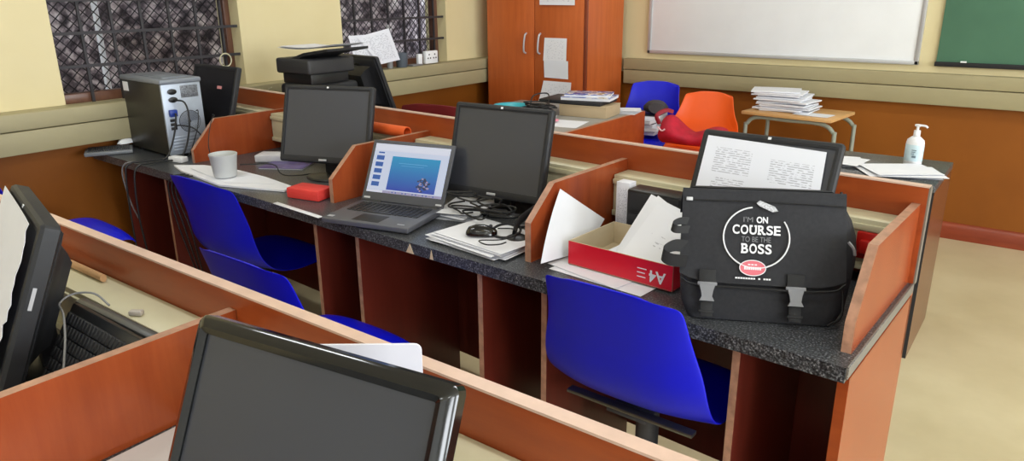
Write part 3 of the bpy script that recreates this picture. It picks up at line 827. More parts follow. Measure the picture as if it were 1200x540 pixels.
# slogan print
WHT = flat('white_print', (222, 224, 228), .7); PNK = flat('pink_print', (206, 104, 116), .7); GRP = flat('grey_print', (120, 122, 126), .7)
pm = bm_ @ Matrix.Translation((-.014, -.0135, .197)) @ Matrix.Rotation(PI/2, 4, 'X')
def slab_word(txt, cx, cy, h, width):
    """Heavy slab-serif capitals: each letter from the built-in font plus serif bars."""
    rel = {'C': 1, 'O': 1.08, 'U': 1.05, 'R': 1.05, 'S': .92, 'E': .92, 'B': 1.0}
    tot = sum(rel[c] for c in txt); x = cx-width/2
    bars = {'U': [(0, .42, 1), (.66, 1, 1)], 'R': [(-.04, .3, 1), (-.04, .42, 0), (.7, 1.06, 0)], 'E': [(-.06, .4, 1), (-.06, .4, 0)], 'B': [(-.06, .4, 1), (-.06, .4, 0)]}
    m = MB(); m.xf = pm
    for c in txt:
        w_ = rel[c]/tot*width; g = w_*.86; x0 = x+w_*.07
        me = text_mesh(c, .03, .0007)
        xs = [v.co.x for v in me.vertices]; ys = [v.co.y for v in me.vertices]
        sx = g/(max(xs)-min(xs)); sy = h/(max(ys)-min(ys)); bx_, by_ = min(xs), min(ys)
        for v in me.vertices: v.co = Vector((x0+(v.co.x-bx_)*sx, cy-h/2+(v.co.y-by_)*sy, v.co.z))
        me.transform(pm); m.bm.from_mesh(me); bpy.data.meshes.remove(me)
        for (a_, b_, t_) in bars.get(c, []):
            zz = cy-h/2 if t_ == 0 else cy+h/2-h*.18
            m.box((x0+a_*g, zz, -.0003), (x0+b_*g, zz+h*.18, .0004))
        x += w_
    m.build('slogan_text', WHT, bag)
slab_word('COURSE', 0, .012, .021, .104)
slab_word('BOSS', .001, -.030, .022, .066)
text_part('slogan_text', "TO BE THE", .017, GRP, bag, pm @ Matrix.Translation((0, -.010, 0)), .062)
text_part('slogan_text', "I'M", .016, GRP, bag, pm @ Matrix.Translation((-.018, .034, 0)), .02)
text_part('slogan_text', "ON", .019, WHT, bag, pm @ Matrix.Translation((.012, .034, 0)), .024, .0006)
m = MB(); m.xf = pm
ring_pts = [(.070*math.cos(a)*1.0, -.005+.068*math.sin(a), .0) for a in [math.radians(d) for d in range(98, 400, 8)]]
m.tube(ring_pts, .0017, 6, smooth=False)
m.build('slogan_ring', WHT, bag)
m = MB(); m.xf = pm @ Matrix.Translation((.022, .066, 0)) @ Matrix.Rotation(-.42, 4, 'Z')
m.prism([(-.024, -.004), (-.02, .005), (.015, .006), (.025, .0), (.015, -.007), (-.015, -.007)], 'z', -.0004, .0008)
m.build('quill_emblem', flat('grey_white_print', (176, 178, 182), .7, .3, 0, .4, 300), bag)
m = MB(); m.xf = pm; m.lathe([(.0275, -.0002), (.0275, .0012)], 32, at=(-.006, -.073, 0), sy=.62); m.build('oval_emblem', PNK, bag)
m = MB(); m.xf = pm
m.tube([(-.006+.0275*math.cos(a), -.073+.017*math.sin(a), .001) for a in [k*PI/14 for k in range(28)]], .0011, 5, smooth=False, closed=True)
for k in range(8): m.box((-.024+k*.0046, -.077, .001), (-.0205+k*.0046, -.0705, .0017))
for k in range(3): m.box((-.016+k*.007, -.067, .001), (-.011+k*.007, -.0645, .0017))
m.build('emblem_marks', WHT, bag)
m = MB(); m.xf = pm
for k in range(14):
    if k in (8, 10): continue
    m.box((-.042+k*.0054, -.098, .0), (-.0378+k*.0054, -.0945, .001))
m.build('caption_marks', WHT, bag)
# shoulder strap looping out to the left
for path, wv in (([(.014, .10, .205), (-.012, .085, .208), (-.028, .072, .202), (-.020, .062, .196), (.010, .07, .194)], .016), ([(.012, .075, .152), (-.022, .066, .156), (-.046, .055, .142), (-.030, .046, .130), (.008, .044, .128)], .027)):
    P_ = catmull([Vector((-BW/2+x_, y_, z_)) for x_, y_, z_ in path], 6); N_ = len(P_)-1
    m = MB(); m.patch(lambda u, v: P_[min(N_, int(round(u*N_)))]+Vector((.004*(v-.5), .006*(v-.5), wv*(v-.5))), N_, 3, .0016); m.build('shoulder_strap', NYLON2, bag, 1.2)

# ------------------------------------------------------------------ red A4 box
box = thing('paper_box', 'open red cardboard box lid for A4 paper, full of loose sheets', 'box', (-.822, 1.668, .7555), -.066)
a, c, hh = .155, .11, .066
m = MB()
m.box((-a, -c, 0), (a, c, .003), 0); m.box((-a, -c, 0), (a, -c+.003, hh), 0, front=1); m.box((-a, c-.003, 0), (a, c, hh), 0); m.box((-a, -c+.003, 0), (-a+.003, c-.003, hh), 0); m.box((a-.003, -c+.003, 0), (a, c-.003, hh), 0, right=1)
m.build('tray', [CARD, RED], box)
M_ = Matrix.Translation((a-.042, -c-.0006, hh*.44)) @ Matrix.Rotation(PI/2, 4, 'X') @ Matrix.Rotation(PI, 4, 'Z')
text_part('size_marking', 'A4', .042, WHT, box, M_, .046, .0008)
m = MB()
for k, l in enumerate((.026, .022, .024)): m.box((a-.098, -c-.0008, hh*.60-k*.011), (a-.098+l, -c, hh*.60-k*.011+.0022))
m.build('printed_lines', WHT, box)

def bx(x, y, z):   # box local -> world
    return Matrix.Translation((-.822, 1.668, .7555)) @ Matrix.Rotation(-.066, 4, 'Z') @ Vector((x, y, z))
for k, (pp, lab, mt) in enumerate((
    ([(-.05, -.09, .012), (.14, -.09, .012), (.14, .095, .012), (-.05, .095, .012)], 'loose white sheet lying flat in the red box', PAPER),
    ([(-.10, -.07, .020), (.10, -.085, .022), (.12, .08, .028), (-.08, .09, .026)], 'second sheet askew in the red box, under the fanned pages', PAPER),
    ([(-.02, -.085, .032), (.148, -.075, .03), (.145, .03, .110), (.01, .06, .16)], 'printed page leaning up out of the red box beside the bag', PAPERL),
    ([(-.04, -.06, .036), (.13, -.05, .036), (.125, .055, .122), (-.005, .088, .172)], 'tallest page fanned against the dark case behind the red box', PAPER),
    ([(-.055, -.035, .037), (.115, -.02, .037), (.10, .085, .135), (-.035, .104, .168)], 'rearmost fanned page with a slanting top in the red box', PAPER))):
    paper('sheet', [bx(*p) for p in pp], lab, mt, .0025, 'paper', 'sheets in the red box', seed=20+k)

# curled page leaning on the divider left of the box
paper('curled_page', [W(-.812, .085, .764), W(-.765, .27, .757), W(-.80, .42, .81), W(-.832, .235, .935)], 'curled white page standing against the divider left of the red box', PAPER, .002, seed=8, n=14,
      curl=lambda u, v: .035*((1-u)**2)*((1-v)**2)+.012*math.sin(PI*u)*math.sin(PI*v))
Z = .7512
def flatsheet(cx, cy, w, h, rz, z, label, mat=PAPER, group=None, bump=.0012, name='sheet', seed=0, th=.0006, cat='paper'):
    R = Matrix.Translation((cx, cy, z)) @ Matrix.Rotation(rz, 4, 'Z')
    return paper(name, [R @ Vector(p) for p in ((-w/2, -h/2, 0), (w/2, -h/2, 0), (w/2, h/2, 0), (-w/2, h/2, 0))], label, mat, bump, cat, group, th, 6, seed)
# sheets under the box
flatsheet(-.860, 1.60, .285, .195, -.10, Z, 'sheet jutting out beneath the red box at its front corner', PAPER, 'sheets under the red box', .0003, seed=31)
flatsheet(-.895, 1.615, .24, .20, -.22, Z+.0022, 'upper sheet sliding out from under the red box', PAPER, 'sheets under the red box', .0003, seed=31)

# slim desktop case behind the box
d0 = W(-.6, .415, .7506)
t = thing('desktop_computer', 'black flat desktop computer standing on edge behind the red box', 'computer', d0, MYAW)
m = MB(); m.box((-.125, -.0, 0), (.045, .07, .165), 0, .006); m.build('case', BLACK, t)
m = MB()
for (x0, x1, z0, z1) in ((-.118, -.045, .10, .158), (-.04, .04, .10, .158), (-.118, -.045, .01, .095), (-.04, .04, .01, .095)): m.box((x0, -.004, z0), (x1, .001, z1), 0, .003)
m.build('front_panels', BLACKM, t)
m = MB(); m.box((-.178, .03, .0), (-.135, .0685, .172), 0, .001); o = m.build('labelled_strip', PAPERG); o.location = d0; o.rotation_euler = (0, 0, MYAW)
tag(o, 'narrow white labelled block standing left of the black desktop case', 'block')
# give it UVs for the print
me = o.data; uvl = me.uv_layers[0]
for l in me.loops:
    co = me.vertices[l.vertex_index].co; uvl.data[l.index].uv = ((co.x+.178)/.043, co.z/.172)

# ------------------------------------------------------------------ small desk things, middle row
def put(o, label, cat, loc, rz=0, group=None): o.location = loc; o.rotation_euler = (0, 0, rz); return tag(o, label, cat, group)
m = MB(); m.box((-.072, -.043, 0), (.072, .043, .038), 0, .004); m.box((-.0725, -.0435, .022), (.0725, .0435, .0235), 0)
put(m.build('box', CORAL), 'small coral red box on the desk left of the laptop', 'box', (-2.118, 1.62, .751), .187)
m = MB(); m.box((-.137, -.010, 0), (.137, .010, .0022), 0, .0008); put(m.build('ruler', flat('white_ruler', (232, 236, 240), .3)), 'white ruler lying along the desk edge by the laptop', 'ruler', (-2.02, 1.484, .7505), -.085)
# folded white card / board over the chair top
m = MB()
poly = [(-2.994, 1.599), (-2.876, 1.562), (-2.529, 1.515), (-2.251, 1.607), (-2.275, 1.662), (-2.485, 1.695), (-2.707, 1.705), (-2.89, 1.675)]
m.prism([(x+2.6, y-1.61) for x, y in poly], 'z', 0, .007)
put(m.build('poster_board', PAPER), 'white card sheet overhanging the desk edge above a blue chair', 'card', (-2.6, 1.61, .7515))
paper('sheet', [(-2.87, 1.60, .7595), (-2.53, 1.545, .7595), (-2.36, 1.645, .7595), (-2.62, 1.69, .7595)], 'white sheet on the card that overhangs the desk', PAPER, .0012, seed=41)
t = thing('tub', 'pale grey plastic tub standing on the white card', 'tub', (-2.615, 1.60, .7625))
m = MB(); m.lathe([(.040, 0), (.043, .002), (.052, .082), (.054, .086), (.054, .092), (.0505, .092), (.049, .086), (.046, .07)], 28); m.build('body', flat('pale_grey_plastic', (186, 188, 186), .6), t)
m = MB(); m.lathe([(.0455, .068), (.046, .0725), (.02, .0735)], 28); m.build('contents', flat('pale_grey_filling', (198, 199, 196), .8), t)
# purple booklet and grey pad by monitor 1
t = thing('booklet', 'purple booklet lying under the left corner of the monitor', 'book', (-2.605, 1.885, .751), .5)
m = MB(); m.box((-.095, -.065, 0), (.095, .065, .004)); m.build('pages', PAPER, t)
m = MB(); m.box((-.097, -.067, .004), (.097, .067, .0055), 0, .0004); m.build('cover', flat('purple_cover', (84, 72, 128), .35, .5, 0, .4, 20), t)
m = MB(); m.box((-.075, -.045, 0), (.075, .045, .03), 0, .004); put(m.build('pad', flat('pale_grey_pad', (206, 206, 212), .6)), 'pale grey pad behind the purple booklet', 'pad', (-2.745, 1.93, .751), .55)
# paper pile right of laptop
for k in range(7):
    flatsheet(-1.53+random.uniform(-.012, .012), 1.80+random.uniform(-.012, .012), .15, .20, .15+random.uniform(-.2, .2), Z+.0035*k, ['lowest', 'second', 'third', 'fourth', 'fifth', 'sixth', 'topmost'][k]+' sheet of the pile wedged between laptop and monitor', PAPERG if k % 2 else PAPER, 'papers beside the laptop', .0003, seed=50)
for k in range(8):
    flatsheet(-1.285+random.uniform(-.015, .015), 1.600+random.uniform(-.012, .012), .285, .20, -.05+random.uniform(-.16, .16), Z+.003*k, ['lowest', 'second', 'third', 'fourth', 'fifth', 'sixth', 'seventh', 'topmost'][k]+' sheet of the pile under the computer mouse', PAPER, 'papers under the mouse', .0003, seed=60)
def make_mouse(label, loc, rz):
    t = thing('computer_mouse', label, 'mouse', loc, rz)
    prof = [(-.055, .014, .010), (-.045, .026, .026), (-.02, .030, .034), (.01, .030, .034), (.035, .028, .027), (.052, .022, .016), (.057, .012, .009)]
    rings = []
    for y, w_, hz in prof:
        rings.append([(w_*math.cos(a), y, max(.001, hz*(math.sin(a) if math.sin(a) > 0 else 0)**.8)) for a in [k*2*PI/16 for k in range(16)]])
    m = MB(); m.loft(rings); m.build('body', GLOSS, t, 1.0)
    m = MB(); m.cyl((-.004, .034, .0275), (.004, .034, .0275), .007, 14); m.build('scroll_wheel', DKGREY, t)
    return t
mo_ = make_mouse('black computer mouse on the pile of papers right of the laptop', (-1.292, 1.580, .7785), -.95); mo_.scale = (.82, .82, .82)

def cable(pts, label, r=.0028, mat=CABLE, name='cable', group=None, cat='cable'):
    P = [Vector(p) for p in pts]; o0 = P[0].copy()
    m = MB(); m.tube([p-o0 for p in P], r, 8); o = m.build(name, mat, None, 1.2); o.location = o0
    return tag(o, label, cat, group)
cable([(-1.262, 1.62, .79), (-1.23, 1.655, .785), (-1.195, 1.62, .785), (-1.20, 1.56, .784), (-1.25, 1.52, .783), (-1.21, 1.50, .784), (-1.18, 1.52, .785), (-1.175, 1.545, .785)], 'thin black mouse lead looped over the pile of papers', .002)
# headset: black band and ear cups by the divider
t = thing('headset', 'black headset lying against the divider beside the mouse', 'headset', W(-.935, .35, .752), .3)
m = MB(); m.tube([(-.085, -.115, .03), (-.09, -.06, .05), (-.065, .02, .07), (-.01, .085, .10), (.04, .12, .13), (.045, .13, .135)], .006, 8, r2=.015); m.build('headband', BLACKM, t)
m = MB(); m.lathe([(.03, 0), (.034, .008), (.032, .022), (.02, .028)], 22, at=(-.075, -.12, .0), xf=None); m.build('ear_cushion', BLACK, t)
m = MB(); m.tube([(-.115+.042*math.cos(a)+.0, -.10+.042*math.sin(a), .032+.008*math.sin(a)) for a in [k*PI/8 for k in range(16)]], .004, 8, closed=True); m.build('ear_ring', BLACKM, t)
for i in range(9):
    rr = random.Random(100+i); x, y = rr.uniform(-1.50, -1.33), rr.uniform(1.70, 1.75)
    pts = []
    for k in range(6):
        pts.append((x+.055*math.cos(k*1.3+i)+rr.uniform(-.03, .03), y+.04*math.sin(k*1.3+i)+rr.uniform(-.015, .015), .784+.0062*i+rr.uniform(-.0008, .0008)))
    cable(pts, 'black cable in the tangle below the monitor behind the laptop', .003, CABLE, group='tangled cables behind the laptop')
cable([W(-1.07, .33, .757), W(-1.04, .38, .758), W(-1.0, .44, .785), W(-.985, .475, .83), W(-.98, .505, .86)], 'grey lead rising from the tangle to the trunking', .004, GCABLE)
# orange tube on the trunking
a_, b_ = W(-1.98, .555, .9405), W(-1.78, .555, .9405)
t = thing('cardboard_tube', 'orange rolled tube lying on the trunking between two monitors', 'tube', (0, 0, 0))
d_ = (b_-a_).normalized()
ri, ro = .018, .0215
m = MB()
nrm = d_.cross(Vector((0, 0, 1))).normalized(); bn = d_.cross(nrm)
ringp = lambda p, q: [p+nrm*q*math.cos(2*PI*k/24)+bn*q*math.sin(2*PI*k/24) for k in range(24)]
m.loft([ringp(a_, ri), ringp(a_, ro), ringp(b_, ro), ringp(b_, ri), ringp(a_, ri)], 0, False)
o = m.build('tube_wall', flat('orange_tube_card', (228, 96, 40), .5), t)
# left end of the desk: keyboard, mouse, adapters and cables
def make_keyboard(label, loc, rot, L=.44, Wd=.15, mat=BLACK, keymat=BLACKM):
    t = thing('keyboard', label, 'keyboard', loc)
    t.rotation_euler = rot
    m = MB(); m.box((-L/2, -Wd/2, 0), (L/2, Wd/2, .018), 0, .005); m.build('body', mat, t)
    m = MB()
    for r_ in range(6):
        for k in range(20):
            if k in (14, 15) and r_ in (1, 2): continue
            x = -L/2+.012+k*(L-.024)/20; y = -Wd/2+.014+r_*(Wd-.03)/6
            m.box((x+.001, y+.001, .017), (x+(L-.024)/20-.001, y+(Wd-.03)/6-.001, .025), 0, .0015, 1)
    m.build('keys', keymat, t); return t
make_keyboard('grey keyboard at the window end of the desk beside the tower', (-3.53, 1.585, .7508), (0, 0, 1.1), .20, .13, flat('mid_grey_plastic', (112, 116, 120), .4), DKGREY)
m = MB(); m.loft([[(q*w_*math.cos(a)*1.0, .0+l, max(.001, hz*max(0, math.sin(a)))) for a in [k*2*PI/12 for k in range(12)] for q in (1,)] for l, w_, hz in ((-.05, .012, .008), (-.03, .026, .022), (.01, .028, .024), (.045, .02, .015), (.052, .01, .006))])
put(m.build('computer_mouse', WHITEP), 'white mouse at the left end of the desk under the ledge', 'mouse', (-3.565, 1.69, .7775), .35)
m = MB(); m.box((-.05, -.028, 0), (.05, .028, .03), 0, .006); put(m.build('power_adapter', BLACK), 'black power adapter on the desk behind the tower', 'adapter', (-3.075, 1.80, .7508), 1.5)
m = MB(); m.box((-.04, -.02, 0), (.04, .02, .024), 0, .005); put(m.build('plug_adapter', WHITEP), 'small white plug block at the foot of the tower', 'adapter', (-3.075, 1.665, .7508), .2)
tp = lambda x, y, z: Matrix.Translation((-3.352+.02, 1.785, .75)) @ Matrix.Rotation(-.069, 4, 'Z') @ Vector((x, y, z))
cable([tp(.192, -.045, .258), tp(.25, -.03, .25), tp(.272, -.03, .18), tp(.265, -.05, .08), tp(.26, -.09, .014), tp(.255, -.16, .013), tp(.25, -.235, .014), tp(.248, -.262, .012), tp(.248, -.29, -.03), tp(.25, -.30, -.22), tp(.25, -.28, -.5)], 'black power lead looping from the tower down behind the desk edge', .004)
cable([tp(.199, -.055, .2), tp(.218, -.062, .19), tp(.216, -.085, .1), tp(.212, -.13, .016), tp(.205, -.2, .014), tp(.20, -.245, .016), tp(.195, -.275, .014), tp(.19, -.302, -.03), tp(.19, -.31, -.3), tp(.19, -.30, -.6)], 'video lead hanging from the tower over the desk edge', .004)
cable([tp(.184, -.055, .14), tp(.22, -.05, .15), tp(.25, .0, .13), tp(.27, .03, .06), tp(.275, .0, .012)], 'short black lead plugged into the tower ports', .003)
cable([tp(.184, .05, .20), tp(.21, .045, .2), tp(.24, .02, .14), tp(.25, -.02, .06), tp(.255, -.05, .012)], 'black lead crossing the tower fan grille', .0022)
cable([W(-2.83, .34, .90), W(-2.80, .33, .94), W(-2.765, .32, .942), W(-2.745, .29, .92), W(-2.70, .24, .83), W(-2.60, .20, .765)], 'thin black wire sagging in front of the orange divider', .002)
cable([(-2.60, 1.66, .80), (-2.50, 1.74, .80), (-2.47, 1.75, .768), (-2.44, 1.76, .758), (-2.40, 1.80, .757), (-2.385, 1.84, .757)], 'thin black cable arching from the tub across the desk', .0025)
cable([W(-2.98, .04, .757), W(-2.99, .0, .75), W(-3.0, -.012, .7), W(-2.98, -.005, .58), W(-2.99, .02, .5)], 'grey cable hanging over the desk edge near the window', .003, GCABLE)
for k in range(3):
    u = -2.58+k*.03
    cable([W(u, .06, .756), W(u-.01, .01, .752), W(u-.02, -.008, .70), W(u+.02*k, .0, .55), W(u+.03, .03, .35), W(u+.01, .08, .1+.03*k), W(u, .12, .006)], ['black cable hanging in front of the desk panel, nearest the window', 'black cable hanging in front of the desk panel, middle of three', 'black cable hanging in front of the desk panel, nearest the chair'][k], .003)
# below the right end of the row
m = MB(); m.box((-.09, -.2, 0), (.09, .2, .1), 0, .01); put(m.build('carton', flat('pale_grey_carton', (150, 138, 130), .7)), 'pale low carton on the floor in the last desk bay', 'carton', W(-.125, .325, 0), MYAW)
m = MB(); m.box((-.03, -.04, 0), (.03, .04, .06), 0, .008); put(m.build('power_adapter', BLACK), 'black adapter sitting on the carton under the desk', 'adapter', W(-.125, .30, .1005), .1)

# ------------------------------------------------------------------ near row things
t = make_keyboard('black keyboard propped against the trunking beside the edge-on monitor', (-1.285, .492, .828), (1.0, 0, -.02), .27, .16)
m = MB(); m.box((-.165, -.012, 0), (.165, .012, .135), 0, .008); put(m.build('docking_case', flat('grey_black_plastic', (66, 68, 70), .35), None), 'grey-rimmed black case standing behind the propped keyboard', 'case', (-1.47, .5635-.012, .751), -.0)
bpy.data.objects['docking_case'].location = (-1.315, .558, .751)
cable([(-1.345, .555, .905), (-1.375, .545, .925), (-1.405, .52, .925), (-1.39, .49, .92), (-1.34, .475, .918), (-1.285, .45, .895), (-1.24, .42, .85), (-1.20, .40, .80), (-1.185, .395, .756)], 'grey lead looped over the propped keyboard', .0019, GCABLE)
m = MB(); m.tube([(-.2, 0, 0), (.1, 0, 0), (.155, 0, 0), (.165, 0, 0)], .007, 10, smooth=False, r2=.009)
put(m.build('wooden_stick', flat('pale_wood_stick', (196, 152, 108), .5)), 'pale wooden stick with rounded end lying on the trunking', 'stick', (-1.735, .648, .8775), -.01)
m = MB(); m.box((-.013, -.007, 0), (.013, .007, .010), 0, .003); put(m.build('peg', flat('pale_pink_plastic', (186, 178, 170), .5)), 'small pale clip on the trunking above the propped keyboard', 'clip', (-1.345, .60, .869), .6)
# white card behind the near monitor
def rounded(w, h, r):
    pts = []
    for cx, cz, a0 in ((w/2-r, h-r, 0), (-w/2+r, h-r, PI/2), (-w/2+r, r, PI), (w/2-r, r, 1.5*PI)):
        for k in range(5): pts.append((cx+r*math.cos(a0+k*PI/8), cz+r*math.sin(a0+k*PI/8)))
    return pts
m = MB(); m.prism(rounded(.150, .131, .010), 'y', 0, .004)
put(m.build('card_sheet', flat('white_card', (228, 228, 238), .5, .4, 0, .02)), 'white round-cornered card standing behind the near monitor', 'card', (-.694, .597, .8685), .6435)
flatsheet(-1.01, .405, .19, .28, .02, .7538, 'white sheet on the near worktop beside the glossy monitor', paper_mat('shaded_white_paper', (214, 208, 206)), bump=.001, seed=77)  # white sheet, its shade put into a greyer paper colour

# ------------------------------------------------------------------ back area
# sanitiser bottle
t = thing('pump_bottle', 'white pump bottle of hand sanitiser on the table by the wall', 'bottle', (-.462, 3.475, .7355), -.3)
sxy = dict(sx=1, sy=.68)
m = MB(); m.lathe([(.034, 0), (.037, .004), (.037, .095), (.034, .108), (.020, .120), (.014, .124), (.014, .130)], 28, **sxy); m.build('bottle_body', WHITEP, t)
m = MB(); m.lathe([(.0375, .02), (.0378, .021), (.0378, .088), (.0375, .089)], 28, **sxy); m.build('label', flat('pale_blue_label', (200, 222, 230), .4, .5, 0, .1, 25), t)
m = MB()
for k in range(3): m.box((.002, -.0275, .066-k*.008), (.022-k*.004, -.0255, .069-k*.008))
m.box((.006, -.0278, .036), (.022, -.0255, .045))
m.build('label_marks', flat('grey_label_print', (120, 140, 150), .5), t)
m = MB(); m.cyl((0, 0, .128), (0, 0, .148), .013, 18); m.cyl((0, 0, .148), (0, 0, .166), .0055, 12); m.box((-.012, -.007, .164), (.012, .007, .174), 0, .003); m.tube([(.008, 0, .170), (.03, 0, .170), (.040, 0, .164)], .0045, 8); m.build('pump', WHITEP, t)
# papers on that table
for k, (cx, cy, rz, lab) in enumerate(((-.47, 3.30, .35, 'lowest'), (-.50, 3.29, .55, 'second'), (-.455, 3.285, .45, 'third'), (-.48, 3.30, .62, 'topmost'))):
    flatsheet(cx, cy, .26, .20, rz, .7362+.004*k, lab+' sheet of the papers lying in front of the pump bottle', PAPER, 'papers by the pump bottle', .0004, seed=80)
for k, (cx, cy, rz, lab) in enumerate(((-.74, 3.36, .1, 'lowest'), (-.75, 3.37, .3, 'middle'), (-.735, 3.35, -.1, 'topmost'))):
    flatsheet(cx, cy, .22, .17, rz, .7362+.006*k, lab+' sheet of the papers beside the framed screen corner', PAPER, 'papers near the monitor corner', .0004, seed=90)
# stack of scripts on the school desk
rr = random.Random(12)
for k in range(13):
    t_ = 'answer script'
    lab = ['lowest', 'second', 'third', 'fourth', 'fifth', 'sixth', 'seventh', 'eighth', 'ninth', 'tenth', 'eleventh', 'twelfth', 'topmost'][k]+' bundle in the paper stack on the school desk'
    a0 = rr.uniform(-.16, .16) + (.18 if k > 7 else 0)
    hx = .150 if k < 7 else .142
    m = MB(); zz = .0085
    def fn(u, v, k=k, a0=a0): return ((u-.5)*2*hx, (v-.5)*.23, zz+.0016*math.sin(3*u)+.0012*math.sin(4*v))
    m.patch(fn, 6, 6, .0075)
    o = m.build('paper_bundle', PAPER); put(o, lab, 'papers', (-1.355+rr.uniform(-.028, .028)-(.05 if k > 6 else 0), 4.69+rr.uniform(-.02, .02), .7392+k*.0095), a0, 'paper bundles on the school desk')
flatsheet(-1.17, 4.585, .21, .13, -.12, .7395, 'single sheet beside the stack on the school desk', PAPER, seed=99)
# books desk top
DT = .7485
m = MB(); m.box((-.15, -.11, 0), (.15, .11, .062), 0, .002); m.box((-.152, -.112, .062), (.152, .112, .066), 0, .001)
put(m.build('carton', flat('tan_carton', (178, 158, 126), .75)), 'tan cardboard box under the books on the desk', 'box', (-2.25, 3.80, DT+.0005), .12)
zb = DT+.068
m = MB(); m.box((-.21, -.13, 0), (.19, .13, .022), 0, .004); put(m.build('folder', BLACKM), 'black flat folder lying across the tan box', 'folder', (-2.335, 3.82, zb), .12)
t = thing('magazine', 'blue and white magazine, lower of two on the black folder', 'magazine', (-2.27, 3.83, zb+.0225), .25, 'magazines on the black folder')
def mag(t, w, d, h, seed):
    m = MB(); m.box((-w/2, -d/2, 0), (w/2, d/2, h-.002)); m.build('pages', PAPER, t)
    mm, nt, b = new_mat('magazine_cover'); n = noise(nt, 14+seed, 4); r = ramp(nt, n.outputs['Fac'], [(.40, srgb(60, 86, 160)), (.5, srgb(120, 140, 196)), (.56, srgb(226, 226, 226)), (.66, srgb(150, 130, 90))])
    nt.links.new(r.outputs['Color'], b.inputs['Base Color']); b.inputs['Roughness'].default_value = .25
    m = MB(); m.box((-w/2-.002, -d/2-.002, h-.002), (w/2+.002, d/2+.002, h), 0, .0004); m.build('cover', mm, t)
mag(t, .30, .2, .018, 0)
t = thing('magazine', 'glossy magazine, topmost of the pile on the black folder', 'magazine', (-2.285, 3.85, zb+.041), .38, 'magazines on the black folder')
mag(t, .27, .19, .012, 5)
for k in range(4): flatsheet(-2.13, 3.98+.01*k, .20, .15, .2+.1*k, DT+.07+.005*k if False else DT+.0015+.004*k, ['lowest', 'second', 'third', 'topmost'][k]+' white sheet on the desk behind the tan box', PAPER, 'sheets behind the tan box', .001, seed=120+k)
flatsheet(-2.245, 3.44, .30, .22, .2, DT+.001, 'white sheet in front of the tan box on the books desk', PAPER, seed=131)
flatsheet(-2.45, 3.50, .26, .20, .5, DT+.003, 'white sheet under the tangled cable on the books desk', PAPER, seed=132)
m = MB(); m.lathe([(.02, 0), (.055, .004), (.058, .012), (.03, .018)], 20, sx=1, sy=.55); put(m.build('eraser', flat('pink_rubber', (228, 140, 160), .5)), 'pink cloth-like duster on the papers of the books desk', 'duster', (-2.30, 3.44, DT+.0065), .2)
t = thing('bowl', 'turquoise plastic dish behind the monitor on the books desk', 'dish', (-2.66, 3.56, DT+.0005))
m = MB(); m.lathe([(.05, 0), (.06, .003), (.098, .05), (.104, .056), (.100, .056), (.094, .051), (.058, .008), (.02, .006)], 30); m.build('bowl_body', flat('turquoise_plastic', (60, 172, 186), .4), t)
for i in range(8):
    rr = random.Random(200+i); pts = []
    for k in range(7):
        a_ = k*1.25+i*.8
        pts.append((-2.455+.085*math.cos(a_)+rr.uniform(-.03, .03), 3.57+.06*math.sin(a_)+rr.uniform(-.02, .02), DT+.012+.0095*i+rr.uniform(0, .001)))
    cable(pts, 'black cable in the heap on the books desk', .0042, CABLE, group='heaped cables on the books desk')
cable([(-2.56, 3.62, DT+.03), (-2.58, 3.68, DT+.10), (-2.52, 3.74, DT+.115), (-2.45, 3.66, DT+.09), (-2.43, 3.60, DT+.06)], 'black cable arching up beside the black folder', .004)

# things on the back chairs
for k in range(5):
    t = thing('magazine', ['lowest', 'second', 'third', 'fourth', 'topmost'][k]+' magazine of the pile on the blue chair by the wall', 'magazine', (-2.205+.01*math.sin(k*2), 4.40+.012*math.cos(k*3), .560+k*.0255), .1+.12*math.sin(k*1.7), 'magazines on the blue chair')
    m = MB(); m.box((-.125, -.115, 0), (.125, .115, .021), 0, .002); m.build('pages', PAPER if k % 2 else PAPERG, t)
    m = MB(); m.box((-.127, -.117, .021), (.127, .117, .0245), 0, .001); m.build('cover', BLACKM if k % 2 == 0 else flat('pale_cover', (210, 212, 220), .4), t)
m = MB(); rr = random.Random(3)
rings = []
for i in range(7):
    s = i/6; wv = .06+.02*math.sin(PI*s)
    rings.append([((wv*(1-.35*abs(s-.5)))*math.cos(a)*(1+.1*math.sin(3*a+i)), -.08+.16*s, .045+.045*math.sin(a)*(1-.5*abs(s-.5))) for a in [k*2*PI/14 for k in range(14)]])
m.loft(rings)
put(m.build('pouch', flat('dark_grey_fabric', (62, 58, 60), .8)), 'dark grey pouch on top of the magazine pile, against the red bag', 'pouch', (-2.11, 4.40, .689), .5)
# red bag
t = thing('handbag', 'crumpled red fabric bag lying on the orange chair', 'bag', (-1.735, 4.12, .568), .05)
rings = []
for i in range(13):
    s = i/12; x = -.19+.40*s
    hz = .052+.012*math.sin(s*9)+.026*math.exp(-((s-.12)/.14)**2); dy = .088+.012*math.sin(s*7)
    rings.append([(x*1.0+.008*math.sin(3*a+i), dy*math.cos(a)*(1+.06*math.sin(5*a+i*1.3)), max(0.0, hz*(1+math.sin(a))*(1+.05*math.sin(4*a+i)))) for a in [k*2*PI/18 for k in range(18)]])
m = MB(); m.loft(rings); m.build('bag_body', flat('red_fabric', (178, 16, 44), .6, .4, 0, .2, 20, .3), t, 1.2, 1)
m = MB(); m.tube([(-.185, -.05, .12), (-.20, -.06, .17), (-.16, -.02, .20), (-.12, .0, .19)], .005, 8, r2=.014); m.build('handle', flat('dark_red_strap', (140, 14, 36), .6), t)
m = MB(); m.tube([(-.18, -.09, .11), (-.15, -.098, .09), (-.13, -.098, .10)], .005, 6); m.build('clasp', flat('pink_white_clasp', (230, 190, 196), .5), t)

